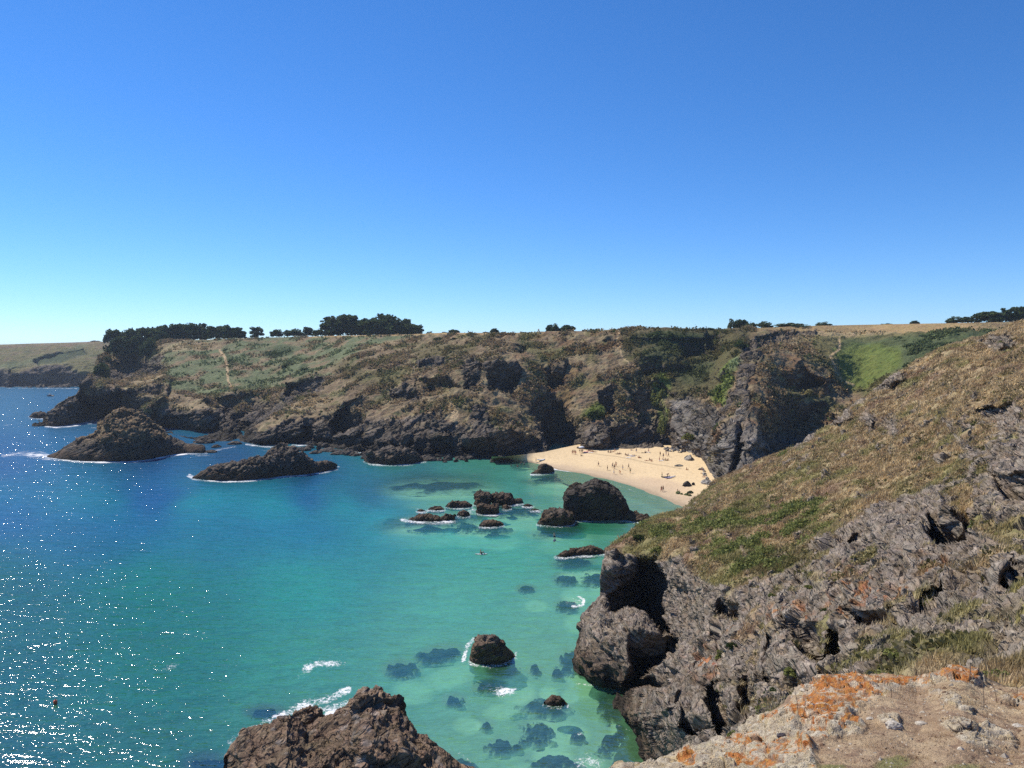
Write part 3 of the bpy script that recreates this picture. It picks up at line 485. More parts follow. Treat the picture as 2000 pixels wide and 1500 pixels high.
Pn0 = at(U, V, Y).reshape(-1, 3); Uj, Vj = jitter(U.ravel(), V.ravel(), Pn0, 7, 5, 103)
dY = steps(Uj, Vj, NSTEP)
edge = np.repeat(smooth(0, .02, ss)[None], NV, 0)
G = at(U, V, Y + dY.reshape(U.shape) * edge); P = G.reshape(-1, 3)
uf, vf = U.ravel(), V.ravel(); uj, vj = jitter(uf, vf, P, 16, 6, 121)
N0 = gnormals(G); view = G - np.array([0, 0, CAMZ]); fl = (N0 * view).sum(-1) > 0; N0[fl] *= -1; N0 = blur(N0, 9); N0 = N0.reshape(-1, 3)
mid = fbm(P, 4, 4, 9); big = fbm(P, 12, 4, 10)
ROCKPOLY = [[(1150, 1075), (1230, 1090), (1300, 1100), (1330, 1090), (1350, 1120), (1400, 1150), (1470, 1150), (1520, 1130), (1580, 1100), (1600, 1060), (1640, 1050), (1700, 1000), (1830, 965), (1900, 1030), (1960, 1080), (2000, 1110), (2000, 1230), (1880, 1240), (1850, 1300), (1780, 1560), (1100, 1560), (1100, 1100)],
 [(1720, 748), (1735, 714), (1760, 718), (1772, 740), (1740, 760), (1700, 770), (1690, 790), (1660, 800), (1700, 760)], [(1622, 832), (1628, 788), (1655, 784), (1668, 812), (1645, 838)], [(1548, 872), (1556, 836), (1590, 836), (1600, 850), (1570, 880)], [(1678, 822), (1698, 804), (1716, 828), (1706, 846)],
 [(1900, 806), (1950, 795), (1990, 788), (2000, 830), (1960, 870), (1950, 830), (1915, 828)], [(1848, 830), (1870, 830), (1880, 856), (1900, 880), (1960, 880), (2010, 830), (2100, 800), (2100, 1000), (1960, 1000), (1930, 940), (1940, 900), (1900, 895), (1870, 860)], [(1910, 668), (1975, 655), (1990, 680), (1950, 692)], [(1565, 900), (1585, 895), (1595, 905), (1578, 910)], [(1720, 820), (1760, 826), (1765, 850), (1735, 855)]]
rock = np.zeros(U.size)
for q in ROCKPOLY: rock = np.maximum(rock, pmask(uj, vj, q, 4))
veg = np.zeros(U.size)
for q in [[(1700, 1250), (1850, 1230), (2000, 1220), (2150, 1200), (2150, 1420), (1760, 1420), (1680, 1310)], [(1560, 1120), (1600, 1120), (1640, 1140), (1600, 1150)], [(1900, 1040), (2100, 1060), (2100, 1110), (1960, 1110)]]: veg = np.maximum(veg, pmask(uj, vj, q, 10) * smooth(-.25, .15, mid))
rock *= 1 - veg * .85; rock *= 1 - .9 * smooth(.12, .26, fbm(P, 3.5, 4, 57)) * (vf > 1080) * smooth(1300, 1500, uf) * (1 - pmask(uf, vf, [(1180, 1350), (1420, 1330), (1450, 1560), (1100, 1560)], 20))
rock = np.maximum(rock, smooth(.13, .25, fbm(P, 3, 5, 55) + .35 * (smooth(1750, 2000, uf) * smooth(780, 900, vf)) - .12) * .9 * (vf > 745))
q_ = P @ np.array([[.86, .1, -.5], [0, 1, 0], [.5, 0, .86]]).T * np.array([.5, .8, 2.0])
r1 = fbm(q_, 5.5, 5, 131, .55, True); r2 = fbm(q_, 1.7, 4, 141, .55, True); r3 = fbm(P, .8, 3, 151, .5, True)
tus = worley(P * np.array([1, 1, 1.4]), 1.7, 15); tus2 = worley(P, .5, 16)
far_ = smooth(60, 130, P[:, 1])
qs = P @ np.array([[.86, .1, -.5], [0, 1, 0], [.5, 0, .86]]).T * np.array([.75, .9, 1.4]); fr1 = fract(qs, 6.5, 135, 4)
disp = rock * .35 * (fbm(P, 3, 5, 55) > .1) + rock * (.8 * (r1 - .35) + .3 * (r2 - .35) + .12 * (r3 - .35) + 1.15 * fr1 + .95 * beds(P, NBN, 2.3, 61) + .42 * beds(P, NBN, .8, 67)) + (1 - rock) * (1.0 * big + .9 * mid + .85 * tus * (.7 + mid) + .22 * tus2)
disp *= damp(G) * (.55 + .45 * far_) * (.45 + .55 * np.repeat(smooth(0, .04, ss)[None], NV, 0).ravel())
P2 = P + N0 * disp[:, None]; G2 = P2.reshape(G.shape)
N1 = gnormals(G2); st = steep(N1.reshape(-1, 3)); rock = np.maximum(rock, smooth(.6, .8, st + .1 * mid) * .9)
v3 = fbm(P, 1.6, 4, 161); v4 = fbm(P, 7, 4, 162)
col = np.tile(C_TAN * 1.08, (U.size, 1)); blend(col, C_BROWN * 1.15, smooth(-.1, .3, v3)); blend(col, C_BROWN * .75, (1 - smooth(.15, .5, tus)) * .5); blend(col, C_OLIVE * 1.25, smooth(.0, .3, v4 + .15 * smooth(850, 1000, vf) - .1 * smooth(900, 700, vf)) * .8); blend(col, C_TAN * 1.35, smooth(.1, .4, fbm(P, 5, 3, 163)) * smooth(900, 780, vf) * .8)
blend(col, np.array([.21, .12, .09]), smooth(.1, .4, fbm(P, 9, 3, 164)) * .45)
gp = np.zeros(U.size)
for q in [(1500, 1040, 110, 45, 10), (1440, 1075, 70, 28), (1300, 1045, 60, 14, -10), (1560, 1010, 60, 30), (1400, 1030, 60, 20), (1480, 1110, 60, 22), (1540, 878, 22, 12, 25), (1470, 1020, 60, 20)]: gp = np.maximum(gp, emask(uj, vj, q, .5))
gp *= smooth(-.02, .16, fbm(P, 4.5, 5, 171)) * (1 - rock); blend(col, C_GREEN, gp * .85); dk = emask(uj, vj, (1510, 1105, 80, 26), .4) * (1 - rock); blend(col, C_OLIVE * .6, dk * .7)
blend(col, C_OLIVE * .7, np.maximum(emask(uj, vj, (1960, 1300, 120, 50), .4), emask(uj, vj, (1760, 1290, 60, 30), .4)) * .6)
rc = C_ROCK * np.array([2.1, 1.98, 1.80]) * (1 + .45 * fbm(P, 6, 4, 181))[:, None]; rb = smooth(-.05, .3, fbm(P, 4, 4, 182)); rc += (np.array([.25, .19, .13]) - rc) * (rb * .6)[:, None]
rl = smooth(.25, .45, r2 * .5 + .5 * fbm(P, .9, 3, 183) + .1); rc += (np.array([.34, .30, .26]) - rc) * (rl * .45)[:, None]
og = np.zeros(U.size)
for q in [(1690, 1150, 60, 22, -20), (1545, 1200, 40, 20), (1450, 1230, 14, 30), (1375, 1300, 30, 30), (1760, 1170, 40, 25), (1650, 1190, 40, 22), (1830, 1120, 30, 20)]: og = np.maximum(og, emask(uj, vj, q, .5))
og *= smooth(.02, .18, fbm(P, 1.3, 3, 184)); rc += (np.array([.40, .15, .045]) - rc) * (og * .75)[:, None]
wz = P[:, 2] + .9 * mid; wet = 1 - smooth(.6, 1.8, wz); brn = (1 - smooth(2.0, 5.5, wz)); rc += (np.array([.105, .068, .040]) - rc) * (brn * .8)[:, None]; rc += (C_WET - rc) * (wet * .85)[:, None]
col += (rc - col) * rock[:, None]
for line, wd in [([(1380, 1022), (1400, 1040), (1430, 1060), (1452, 1085), (1455, 1110), (1468, 1140)], 2.2), ([(1300, 1012), (1360, 1002)], 1.2)]:
    mk = smask(uf + 3 * v3, vf + 2 * mid, line, wd, 2); blend(col, np.array([.40, .31, .22]), mk * .75)
NEARG, NEARROCK, NEARGP = G2, rock.reshape(NV, NU), gp.reshape(NV, NU); NEARCOL = col.reshape(NV, NU, 3)
# fold the left and upper edges back behind the silhouette
adx, _ = raydir(ul, vv_); isl = (vv_ < 1075)
wr = []
for k, (d1, dz1, sx) in enumerate([(26, -14, .62), (11, -5, .30), (4, -1.2, .10), (1.2, -.15, .02)]):
    off = np.stack([adx * d1 + sx * np.where(isl, 8, 22), np.full(NV, float(d1)), np.where(isl, dz1, -0.25 * d1)], -1); off[:, 0] = np.where(isl, adx * d1 + sx * 4, off[:, 0]); wr.append(G2[:, 0] + off)
GA = np.concatenate([np.stack(wr, 1), G2], 1); c3 = col.reshape(NV, NU, 3); m3 = np.stack([rock, gp, gp], -1).reshape(NV, NU, 3)
CA = np.concatenate([np.repeat(c3[:, :1], 4, 1), c3], 1); MA = np.concatenate([np.repeat(m3[:, :1], 4, 1), m3], 1)
ext = [GA[:, -1:] + np.array([d, 0, d * .22]) + fbm(GA[:, -1] + d, 6, 4, 9)[:, None, None] * np.array([0, 0, 1.5]) for d in (2, 5, 9, 14, 22, 40, 90)]; GA = np.concatenate([GA] + ext, 1); CA = np.concatenate([CA] + [CA[:, -1:]] * 7, 1); MA = np.concatenate([MA] + [MA[:, -1:]] * 7, 1)
tag(mesh_from('promontory_terrain', GA.reshape(-1, 3), gridfaces(*GA.shape[:2], flip=True), [M_NEAR], {'col': CA.reshape(-1, 3), 'msk': MA.reshape(-1, 3)}), kind='structure')

# ================================================================== ROCK BUILDER
RL = []
def rock_mesh(name, ks, th=1.0, lab='', cat='rock', group=None, amp=.22, nsc=None, mat=None, nu=None, nt_=None, seed=0, steepf=.45, base=None, cmul=1.0, colf=None, lean=.5, stratad=1.0, sub=1.5, bedk=.55):
    """ks: (u, v of the crest, v of the front foot) along the rock; real depth th metres (list or scalar)."""
    if base is None: RL.append([(a, c) for a, b, c in ks])
    ks = np.array(ks, float); u0, u1 = ks[0, 0], ks[-1, 0]
    d0 = float(seaY(ks[:, 0].mean(), ks[:, 2].mean(), base or 0.0)); px = d0 / 741.0; wid = (u1 - u0) / F * d0
    nu = nu or int(np.clip(wid / px * 1.5, 14, 420)); s = np.linspace(0, 1, nu); us = u0 + (u1 - u0) * s
    vf_ = np.interp(us, ks[:, 0], ks[:, 2]); vt_ = np.interp(us, ks[:, 0], ks[:, 1]); z0 = base or 0.0
    Fp = sea(us, vf_, z0); pinch = np.sqrt(np.clip(1 - (2 * s - 1) ** 2, 0, 1)); T = (np.interp(s, np.linspace(0, 1, len(th)), th) if hasattr(th, '__len__') else th) * (.12 + .88 * pinch)
    Yr = Fp[:, 1] + T * lean; C = at(us, vt_, Yr); H = np.clip(C[:, 2] - z0, .03 * d0 / 100, None); C[:, 2] = z0 + H
    nt_ = nt_ or int(np.clip((H.max() * 1.4 + T.max()) / px * 1.3, 14, 300)); t = np.linspace(0, 1, nt_)
    th_ = t * math.pi; ca = np.cos(th_); sa = np.sin(th_)
    prof = np.abs(sa) ** steepf * 1.0; ycoord = np.where(ca > 0, lean * (1 - np.sign(ca) * np.abs(ca) ** 1.0), lean + (1 - lean) * (-ca))
    G = np.empty((nt_, nu, 3)); yy = Fp[:, 1][None] + T[None] * ycoord[:, None]; ax, _ = raydir(us, vt_)
    G[..., 1] = yy; G[..., 0] = ax[None] * yy; G[..., 2] = z0 - sub + (H[None] + sub) * prof[:, None]
    x0 = Fp[:, 0]; G[..., 0] = np.where((t < .5)[:, None], x0[None] + (ax * Yr - x0)[None] * (ycoord[:, None] / lean), G[..., 0])
    P = G.reshape(-1, 3); N = gnormals(G); N[(N * (G - G.mean((0, 1)) + np.array([0, 0, H.max()]))).sum(-1) < 0] *= -1
    ns = nsc or max(H.max() * .55, px * 3); q = P @ np.array([[.86, .1, -.5], [0, 1, 0], [.5, 0, .86]]).T * np.array([.5, .8, 1.7]) * stratad + seed * 9.7
    a = amp * np.minimum(H.max(), 9); hf = np.clip((G[..., 2] - z0 + sub * .4) / (H.max() * .35 + sub * .3), .15, 1).ravel() * np.repeat(np.clip(H / H.max() * 1.3 + .1, 0, 1)[None], nt_, 0).ravel()
    d = .95 * fract(q * np.array([1.4, 1.1, .8]), ns * 1.9, 200 + seed, 3) + bedk * (beds(P, NBF, ns * .75, 61 + seed) + .4 * beds(P, NBF, ns * .25, 71 + seed)) + .5 * (fbm(q, ns, 5, 200 + seed, .55, True) - .45) + .45 * (fbm(q, ns * .35, 4, 230 + seed, .55, True) - .4) + .6 * fbm(P + seed * 5, ns * 1.6, 3, 260 + seed)
    P2 = P + N.reshape(-1, 3) * (d * a * hf)[:, None]
    z = P2[:, 2] - z0 + .12 * H.max() * fbm(P, ns, 3, 280); m = C_ROCK * cmul * (1 + .6 * fbm(P, ns, 4, 290 + seed))[:, None]
    hi = smooth(.12 * 9, .3 * 9, z); m = m * np.ones((len(P), 1)); brown = np.array([.105, .066, .038]) * cmul
    if base is None:
        m += (brown - m) * ((1 - smooth(1.6, 4.5, z)) * .75)[:, None]; m += (C_WET - m) * ((1 - smooth(.15, .8, z)) * .85)[:, None]
    if colf: m = colf(P2, m)
    c0 = np.array([Fp[:, 0].mean(), Fp[:, 1].mean() + T.mean() / 2, z0])
    o = mesh_from(name, P2 - c0, gridfaces(nt_, nu, flip=True), [mat or (M_ROCKS if d0 < 230 else M_ROCKF)], {'col': m, 'msk': np.ones((len(P), 3)) * .9}, loc=c0)
    return tag(o, lab, cat, group)
def grasstop(P, m):
    z = P[:, 2]; g = smooth(5, 9, z + 3 * fbm(P, 5, 3, 5)) * smooth(-3, 6, P[:, 0] + 182) * .9; return m + (C_BROWN * 1.15 - m) * g[:, None]
rock_mesh('islet', [(92, 890, 893), (118, 880, 897), (140, 868, 899), (162, 856, 900), (190, 850, 901), (202, 838, 901), (214, 813, 901), (230, 808, 901), (262, 806, 900), (290, 828, 897), (320, 847, 891), (345, 858, 887), (365, 867, 885), (395, 870, 885), (404, 882, 884)], [14, 22, 34, 40, 34, 20, 12], 'large pointed rocky islet with dry grass on its right slope', 'islet', 'rocky islets in the bay', amp=.3, nsc=6, seed=1, steepf=.8, colf=grasstop, lean=.6)
rock_mesh('islet', [(376, 932, 934), (400, 920, 937), (430, 910, 939), (470, 905, 939), (492, 897, 937), (515, 893, 934), (528, 884, 932), (545, 875, 930), (572, 873, 928), (590, 883, 927), (605, 899, 925), (622, 903, 923), (640, 901, 920), (658, 909, 915)], [6, 12, 16, 16, 12, 8], 'long low dark rock islet with a hump near its right end', 'islet', 'rocky islets in the bay', amp=.22, nsc=4, seed=2, steepf=.75)
rock_mesh('sea_rock', [(57, 813, 815), (68, 806, 817), (82, 805, 817), (98, 812, 816)], 8, 'small flat dark rock alone in open water beside the far rocky point', group='rocks standing in the sea', seed=3, steepf=.7)
rock_mesh('shore_outcrop', [(88, 828, 832), (104, 806, 833), (116, 797, 832), (145, 800, 828), (165, 810, 824)], 14, 'dark craggy outcrop forming the tip of the far rocky point', 'outcrop', amp=.3, nsc=4, seed=4, steepf=.6)
REEF = [([(925, 983, 985), (931, 970, 987), (943, 965, 989), (955, 966, 989), (958, 980, 986)], 5, 'split brown reef rock left of the cleft, upright block'), ([(960, 975, 983), (966, 965, 986), (980, 965, 987), (995, 968, 987), (1003, 976, 985), (1010, 983, 984)], 6, 'split brown reef rock right of the cleft, wide block'),
 ([(999, 979, 982), (1008, 974, 984), (1018, 976, 983), (1022, 981, 982)], 3, 'low reef rock trailing right of the split brown blocks'), ([(930, 997, 1002), (938, 987, 1004), (955, 985, 1005), (968, 989, 1005), (975, 998, 1002)], 5, 'craggy brown rock in front of the split reef blocks'), ([(981, 990, 993), (988, 985, 995), (998, 990, 993)], 3, 'small round rock below the wide split block'),
 ([(870, 988, 990), (882, 980, 992), (900, 979, 992), (915, 981, 991), (922, 986, 989)], 4, 'flat dark reef rock left of the upright block'), ([(836, 994, 996), (848, 989, 997), (860, 990, 997), (868, 995, 996)], 3, 'small dark reef rock between flat one and the outermost crumb'), ([(815, 997, 999), (822, 995, 1000), (832, 998, 999)], 2, 'tiny outermost reef crumb at the surf line'),
 ([(798, 1014, 1016), (815, 1008, 1018), (835, 1005, 1018), (855, 1009, 1018), (868, 1014, 1017)], 4, 'low brown ledge awash with white foam at the left of the reef'), ([(857, 1012, 1015), (872, 1005, 1017), (888, 1007, 1015)], 3, 'brown ledge rock at the right end of the foaming ledge'), ([(893, 1005, 1007), (905, 997, 1009), (917, 1003, 1007)], 3, 'small peaked reef rock in the middle of the foam'),
 ([(936, 1025, 1028), (950, 1018, 1029), (970, 1017, 1028), (983, 1023, 1026)], 3.5, 'lone low rock with foam on its right, nearest of the reef'), ([(1022, 986, 988), (1030, 984, 989), (1040, 987, 988)], 2, 'small flat reef rock drifting off right of the split blocks'), ([(1037, 995, 996), (1045, 993, 997), (1054, 996, 997)], 2, 'tiny rock awash between the reef and the black stack')]
for i, (k, t_, lb) in enumerate(REEF): rock_mesh('reef_rock', k, t_, lb, group='reef rocks in the middle of the cove', seed=10 + i, amp=.34, steepf=.6, sub=.8)
rock_mesh('sea_stack', [(1101, 990, 1010), (1105, 965, 1014), (1112, 957, 1015), (1125, 950, 1016), (1136, 951, 1016), (1150, 944, 1016), (1165, 941, 1016), (1185, 946, 1016), (1200, 955, 1016), (1212, 966, 1016), (1222, 983, 1015), (1233, 1004, 1013)], 11, 'big black dome shaped sea stack in front of the beach', 'sea stack', amp=.075, nsc=2.4, seed=31, steepf=.16, lean=.5, cmul=.6)
rock_mesh('sea_rock', [(1049, 1021, 1024), (1060, 1008, 1026), (1076, 995, 1027), (1098, 997, 1027), (1115, 1003, 1025), (1122, 1016, 1021)], 7, 'rounded brown rock at the left foot of the black stack', group='rocks standing in the sea', seed=32, amp=.25, steepf=.5)
rock_mesh('sea_rock', [(1220, 1004, 1016), (1232, 1000, 1018), (1248, 1004, 1020), (1262, 1007, 1022), (1276, 1016, 1021)], 6, 'low dark rock tail between the black stack and the headland', group='rocks standing in the sea', seed=33, amp=.3, steepf=.5)
rock_mesh('sea_rock', [(1085, 1086, 1088), (1098, 1080, 1089), (1120, 1073, 1086), (1145, 1069, 1084), (1165, 1069, 1083), (1183, 1077, 1081)], 3.2, 'long thin flat rock lying just off the headland corner', group='rocks standing in the sea', seed=34, amp=.3, nsc=.9, steepf=.6, sub=.8)
rock_mesh('sea_rock', [(1037, 924, 926), (1050, 918, 926), (1056, 911, 926), (1066, 906, 925), (1076, 911, 923), (1083, 920, 921)], 5, 'small dark craggy rock in the shallows at the left end of the sand', group='rocks standing in the sea', seed=35, amp=.3, steepf=.5)
rock_mesh('sea_rock', [(917, 1285, 1290), (924, 1262, 1295), (933, 1250, 1297), (946, 1240, 1298), (965, 1244, 1298), (982, 1256, 1296), (996, 1268, 1290), (1006, 1280, 1284)], 4.2, 'pointed brown rock ringed with foam in the near shallows', group='rocks standing in the sea', seed=36, amp=.13, nsc=.9, steepf=.6, bedk=.2, colf=lambda P, m: m * 1.5)
rock_mesh('sea_rock', [(1063, 1372, 1377), (1078, 1361, 1380), (1092, 1362, 1380), (1108, 1374, 1378)], 1.8, 'small wet rock tip breaking the surface over a dark shoal', group='rocks standing in the sea', seed=37, amp=.25, steepf=.8, sub=.4)
rock_mesh('shore_outcrop', [(711, 897, 901), (722, 886, 905), (742, 880, 907), (765, 877, 908), (790, 878, 907), (808, 882, 905), (822, 892, 902), (832, 900, 901)], 12, 'broad dark rounded outcrop at the foot of the cliffs, jutting into green water', 'outcrop', amp=.24, nsc=2.2, seed=38, steepf=.5)
def brownf(P, m):
    z = P[:, 2]; b = np.array([.205, .142, .095]) * (1 + .6 * fbm(P, .8, 4, 4))[:, None]; m = b + 0 * m; g = smooth(.2, .45, fbm(P, 1.3, 4, 9) + .06 * z - .2) * .8
    m += (np.array([.26, .22, .19]) - m) * g[:, None]; m += (C_WET - m) * ((1 - smooth(.1, .7, z)) * .9)[:, None]; return m
rock_mesh('foreground_rock', [(442, 1478, 1545), (455, 1458, 1560), (480, 1440, 1590), (520, 1428, 1620), (560, 1410, 1640), (585, 1412, 1640), (600, 1424, 1640), (622, 1412, 1640), (650, 1402, 1640), (672, 1390, 1640), (690, 1376, 1640), (703, 1358, 1640), (715, 1352, 1640), (742, 1358, 1640), (762, 1374, 1640), (782, 1384, 1640), (792, 1402, 1640), (800, 1410, 1640), (812, 1438, 1640), (832, 1440, 1630), (852, 1456, 1620), (880, 1472, 1600), (900, 1494, 1580), (925, 1500, 1560), (945, 1520, 1550)],
 [12, 15, 17, 18, 14, 9], 'big jagged brown rock rising from the water at the bottom of the cove', 'rock', amp=.12, nsc=2.8, seed=41, bedk=.3, steepf=.62, lean=.78, colf=brownf, nu=460, nt_=420, stratad=1.0)
rock_mesh('foreground_rock', [(565, 1412, 1440), (585, 1394, 1450), (605, 1384, 1455), (622, 1392, 1450), (640, 1412, 1440)], 3, 'lower brown rock leaning on the left flank of the jagged one, surf behind it', 'rock', amp=.2, nsc=1, seed=42, colf=brownf)
# submerged rocks: low domes on the sea bed
SUB = [(858, 1273, 44, 12, 14, 'long curved dark shoal under water left of the foam ringed rock'), (785, 1302, 30, 13, 0, 'oval dark rock under clear water between the two foaming patches'), (985, 1302, 28, 12, 5, 'dark shoal around the front of the pointed rock'), (1045, 1303, 11, 7, 0, 'small dark spot rock under water right of the pointed rock'), (1088, 1308, 11, 7, 0, 'small dark spot rock under water near the headland foot'), (955, 1335, 28, 8, 5, 'thin dark rock under the right foam patch'), (888, 1362, 20, 8, -5, 'small dark submerged rock above the jagged brown rock'),
 (1062, 1373, 52, 16, -5, 'wide dark shoal with a wet rock tip on it'), (1050, 1422, 32, 24, 5, 'round dark submerged boulder with kelp'), (985, 1450, 36, 12, 8, 'flat dark submerged slab beside the round boulder'), (1080, 1482, 56, 13, -5, 'long dark submerged ledge at the bottom of the picture'), (1128, 1430, 14, 8, 0, 'small submerged rock flecked with foam'), (405, 1485, 36, 13, 0, 'dark submerged rock left of the jagged brown rock'), (520, 1386, 30, 7, 0, 'faint submerged rock in the glitter above the jagged one'),
 (1106, 1127, 20, 8, 0, 'oval submerged rock below the long thin flat rock'), (1160, 1126, 26, 11, 0, 'submerged rock touching the headland wall'), (1028, 1145, 14, 4, 0, 'thin faint submerged rock alone in turquoise water'), (1108, 1178, 20, 9, 0, 'submerged rock with a swirl of foam over it'), (1112, 1285, 22, 20, -40, 'dark submerged apron at the headland foot'), (1120, 1092, 34, 8, 5, 'submerged skirt of the long thin flat rock'), (910, 1025, 26, 8, 0, 'submerged ledge below the reef'), (960, 1030, 36, 7, 0, 'submerged skirt of the lone reef rock'), (1000, 995, 60, 9, 0, 'submerged skirt right of the reef'), (850, 1015, 90, 12, 5, 'submerged ledge under the foaming reef'), (1090, 1032, 44, 9, 8, 'submerged skirt of the rounded brown rock'), (860, 948, 90, 13, 0, 'broad submerged rock field before the far cliffs'), (1150, 960, 40, 20, 15, 'dark submerged weed bed left of the black stack'), (1100, 935, 60, 6, 0, 'faint submerged weed bar off the sand'), (880, 1480, 60, 12, -25, 'submerged flank beside the jagged brown rock'), (950, 1410, 14, 6, 0, 'small submerged stone above the flat slab'), (1190, 1440, 20, 26, -50, 'submerged apron below the pale slab cliff'), (1195, 1372, 26, 26, 0, 'submerged apron below the middle headland rock')]
m_ = NT('submerged_rock'); q_ = m_.noise(m_.coords(), .9, 4, .6); s_ = m_.n('ShaderNodeVectorMath', operation='SCALE'); m_.l(m_.attr('col').outputs['Color'], s_.inputs[0]); m_.l(m_.math('MULTIPLY_ADD', q_.outputs[0], .9, .55), s_.inputs['Scale']); m_.pbr(s_.outputs[0], .9); M_SUB = m_.m; M_DKS = flat('dark_stone', (.05, .04, .045))
for i, (cu, cv, ru, rv, an, lb) in enumerate(SUB):
    c = sea(cu, cv); d0 = c[1]; n = 64; g = np.linspace(-1, 1, n); X, Yy = np.meshgrid(g, g); a = R(an)
    du = (X * math.cos(a) * ru * 1.15 - Yy * math.sin(a) * rv * 1.15); dv = -(X * math.sin(a) * ru * 1.15 * .5 + Yy * math.cos(a) * rv * 1.15)
    zs = -1.5; Pp = sea(cu + du, cv + dv, zs); rr = np.hypot(X, Yy); nn = fbm(Pp.reshape(-1, 3) + i * 7, max(1.2, ru * d0 / F * .6), 4, 300 + i).reshape(n, n)
    h = 1 - smooth(.15, 1.05, rr + 1.15 * nn); hc = smooth(.12, .75, h + .25 * fbm(Pp.reshape(-1, 3), 1.1, 4, 900 + i).reshape(n, n))[..., None]; cs = np.array([.56, .53, .38]) * (1 - hc) + np.array([.028, .032, .03]) * hc; Pp[..., 2] = -2.6 + (zs + 2.6 - .02) * h + .0; 
    keep = (h > .02); fq = gridfaces(n, n); fq = fq[keep.ravel()[fq].any(1)]; used = np.unique(fq); rm = np.zeros(n * n, int); rm[used] = np.arange(len(used))
    tag(mesh_from('submerged_rock', Pp.reshape(-1, 3)[used] - c, rm[fq], [M_SUB], {'col': cs.reshape(-1, 3)[used]}, loc=c), lb, 'submerged rock', 'dark rocks under the clear water')
# shore boulders below the far cliffs
def boulder_protos(n, mat, cols):
    out = []
    for k in range(n):
        bm = bmesh.new(); bmesh.ops.create_icosphere(bm, subdivisions=3, radius=1)
        P = np.array([v.co[:] for v in bm.verts]); d = 1 + .5 * fbm(P + k * 9, 1.1, 4, 400 + k, .5, True) - .2 + .2 * fbm(P + k, .5, 3, 410 + k); P = P * d[:, None] * np.array([1, .8, .62])
        fc = np.array([[v.index for v in f.verts] for f in bm.faces]); bm.free()
        out.append((P, fc, cols * (1 + .4 * fbm(P, .6, 3, 77))[:, None]))
    return out
BP = boulder_protos(5, M_ROCKF, np.array([[.10, .085, .07]])); BMESH = []
for P_, f_, c_ in BP:
    o = mesh_from('shore_boulder', P_, f_, [M_ROCKF], {'col': c_, 'msk': np.ones((len(P_), 3))}, smooth_=False); BMESH.append(o.data); bpy.data.objects.remove(o)
def boulder(u, v, wpx, hpx, lab, grp, z=0.0, me=None, name='shore_boulder', col=None):
    p = sea(u, v, z); s = wpx / F * p[1] / 2; o = bpy.data.objects.new(name, me or BMESH[random.randrange(5)]); o.location = p + np.array([0, s * .5, 0]); o.scale = (s, s, max(hpx / F * p[1] / .75, s * .4)); o.rotation_euler = (0, 0, random.uniform(0, 6.28))
    link(o); return tag(o, lab, 'boulder', grp)
rr_ = random.Random(5)
for i in range(95):
    u = rr_.uniform(600, 990); v = float(itp([(380, 862), (490, 870), (560, 868), (640, 876), (720, 892), (840, 897), (985, 898)], u)) + rr_.uniform(-5, 6)
    boulder(u, v, rr_.uniform(6, 26), rr_.uniform(3, 9), 'dark boulder in the jumble along the waterline under the far cliffs', 'boulders along the foot of the far cliffs')
for (u, v, w_, h_) in [(640, 882, 36, 8), (660, 888, 30, 7), (590, 880, 34, 7), (615, 886, 24, 6), (690, 890, 26, 8), (385, 878, 30, 10), (420, 874, 20, 6), (410, 884, 24, 5), (455, 868, 26, 6), (395, 866, 36, 12)]:
    boulder(u, v, w_, h_, 'dark boulder in the jumble along the waterline under the far cliffs', 'boulders along the foot of the far cliffs')
# ================================================================== SEA BED AND WATER
us = np.linspace(-250, 2250, 300); vs_ = np.r_[np.linspace(757, 1000, 80), np.linspace(1010, 1800, 100)]
U, V = np.meshgrid(us, vs_); z = -2.6; G = sea(U, V, -2.6); G[..., 2] += fbm(G.reshape(-1, 3), 9, 3, 3).reshape(U.shape) * .25
m = NT('sea_bed_sand'); P_ = m.coords(); n = m.noise(P_, .35, 5, .6); m.pbr(m.mix(m.ramp(n.outputs[0], [(.3, 0), (.7, 1)]), (.62, .58, .40), (.80, .74, .54)), .9)
tag(mesh_from('sea_bed', G.reshape(-1, 3), gridfaces(*G.shape[:2]), [m.m]), kind='structure')
us = np.linspace(-330, 1560, 820); vs_ = np.r_[np.linspace(691.2, 757, 40), np.linspace(758, 1000, 330), np.linspace(1001, 1760, 520)]
U, V = np.meshgrid(us, vs_); G = sea(U, V, 0.0); P = G.reshape(-1, 3); uf, vf = U.ravel(), V.ravel()
